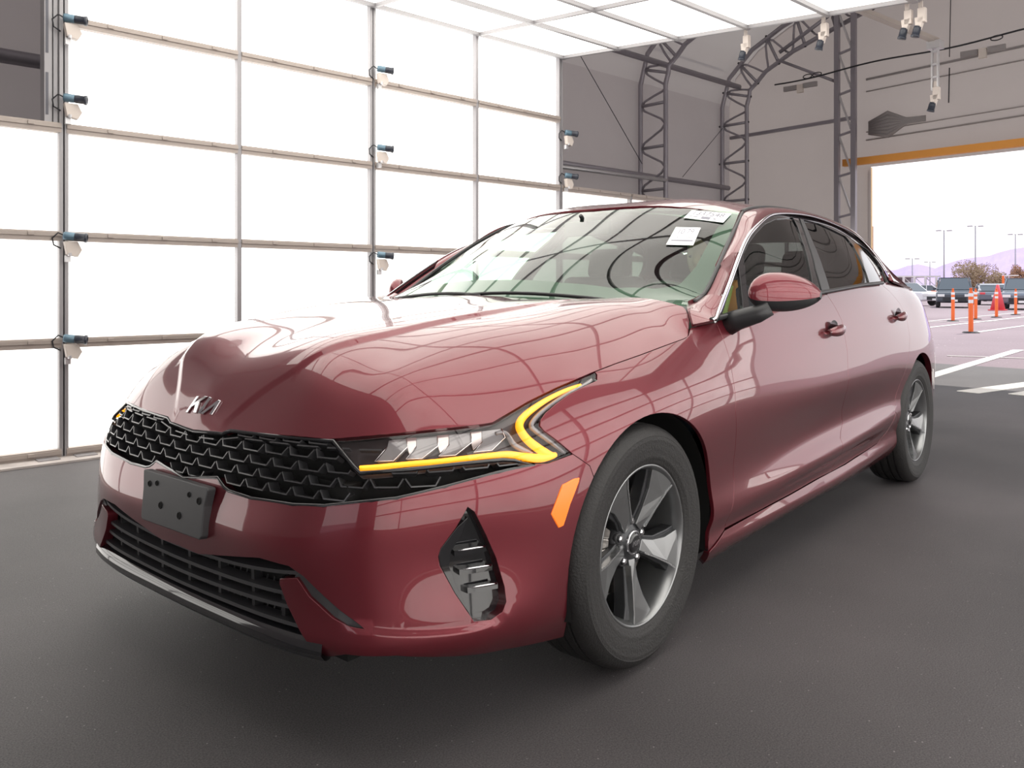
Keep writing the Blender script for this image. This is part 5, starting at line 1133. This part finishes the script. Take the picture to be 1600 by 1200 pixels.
# fence
D = 88; a = sight(1505, 450, d=D); a[2] = 0; t = thing('lot_fence', 'thin metal fence with a top rail in front of the bushes', 'fence', tuple(a))
for z in (1.25, .5): mb = MB(); mb.bar((0,0,z), RT * 9 + np.array((0,0,z)), .05); mb.obj('rail', 'pole_grey', t)
for k in range(7): mb = MB(); mb.bar(RT * 1.5 * k, RT * 1.5 * k + np.array((0,0,1.3)), .06); mb.obj('post', 'pole_grey', t)
p = sight(1567.5, 455, d=70); t = thing('gate_mast', 'orange red gate mast with a white arm beside the bushes', 'mast', (p[0], p[1], 0)); h = 1.044 + 22 * 70 / 1283
mb = MB(); mb.bar((0,0,0), (0,0,h), .16); mb.obj('mast', 'cone_orange', t); mb = MB(); mb.bar(-RT*.1 + (0,0,h), RT * 1.3 + (0,0,h + .02), .07); mb.obj('arm', 'reflect_white', t)
# trees
def tree(px, top, d, wpx, lab, m, seed):
    rg = random.Random(seed); p = sight(px, top, d=d); H = p[2]; Wt = wpx * d / 1283 / 2; t = thing('bushy_tree', lab, 'tree', (p[0], p[1], 0), 0, None)
    mb = MB()
    for k in range(4): a = rg.uniform(0, 6.3); mb.tube([(0,0,0), (.2*math.cos(a), .2*math.sin(a), H*.3), (Wt*.45*math.cos(a), Wt*.45*math.sin(a), H*.75)], [.12,.09,.03], 6)
    mb.obj('trunk', 'bark', t, True); mb = MB()
    lob = [(rg.uniform(-.75,.75), rg.uniform(-.6,.6), rg.uniform(.30,.78), rg.uniform(.22,.42)) for _ in range(26)]
    for k in range(4200):
        x, y, z, r = rg.choice(lob); u = Vector((rg.gauss(0,1), rg.gauss(0,1), rg.gauss(0,1))).normalized() * r * rg.uniform(.75, 1.05)
        c = np.array(((x + u.x) * Wt, (y + u.y) * Wt, max(.1, (z + u.z * .6) * H))); a = Vector((rg.gauss(0,1), rg.gauss(0,1), rg.gauss(0,1))).normalized(); b_ = a.orthogonal().normalized(); s_ = rg.uniform(.05, .11) * (1 + H * .08); 
        mb.add([c - np.array(a)*s_, c + np.array(b_)*s_*.5, c + np.array(a)*s_, c - np.array(b_)*s_*.5], [(0,1,2,3)])
    o = mb.obj('foliage', m, t); o['kind'] = 'stuff'
tree(1524, 404, 95, 80, 'large brown-green bushy tree, tallest of the bushes', 'leaf_brown', 1); tree(1487, 430, 92, 50, 'low reddish bush at the end of the canopy', 'leaf_red', 2)
tree(1600, 408, 90, 46, 'brown bushy tree at the right edge of the photo', 'leaf_red', 3); tree(1556, 424, 98, 44, 'lower bush right of the tallest bush', 'leaf_brown', 4)
# hills
ridge = [(1300,430),(1360,424),(1400,421),(1418,414.5),(1435,412),(1450,415.5),(1461,419),(1472,414),(1500,405),(1520,402),(1545,399.5),(1560,394),(1580,389),(1600,386),(1680,372),(1760,385),(1900,400),(2100,430)]
n = 150; xs = np.linspace(1300, 2100, n); hs = np.interp(xs, [r[0] for r in ridge], [r[1] for r in ridge]); rg = np.random.RandomState(3); V = []; rows = 14
for j in range(rows):
    f_ = j / (rows - 1)
    for i in range(n):
        p = sight(xs[i], hs[i], d=2400); h = p[2]; q = sight(xs[i], 452.7, d=1500 + 900 * f_); k = f_ ** 1.1 * (1 if f_ > .98 else (1 - .25 * abs(math.sin(i * .35 + j * .9)) * (1 - f_)))
        V.append((q[0], q[1], -1 + h * k + (0 if j in (0, rows-1) else rg.uniform(-3, 3))))
mb = MB(); mb.add(V, [(j*n+i, j*n+i+1, (j+1)*n+i+1, (j+1)*n+i) for j in range(rows-1) for i in range(n-1)]); mb.obj('hills', 'hazy_mountain', None, True, kind='structure')  # distance haze is put into the lavender colour of the hills
# doorway edge, sunlight put in its colour, and the peach board beside it
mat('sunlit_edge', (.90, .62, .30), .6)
mb = MB(); mb.bar(bp(U1 + .05, .225, 0), bp(U1 + .05, .225, 2.86), .03, .05); mb.obj('sunlit_flap_edge', 'sunlit_edge', None, kind='structure')
o = MB().bar(sight(1359.5, 380, d=13.2) * [1, 1, 0], sight(1359.5, 354, d=13.2), .13, .05, up=tuple(RT)).obj('door_jamb_board', 'peach_board'); tag(o, 'narrow peach board standing upright just outside the doorway post', 'board')
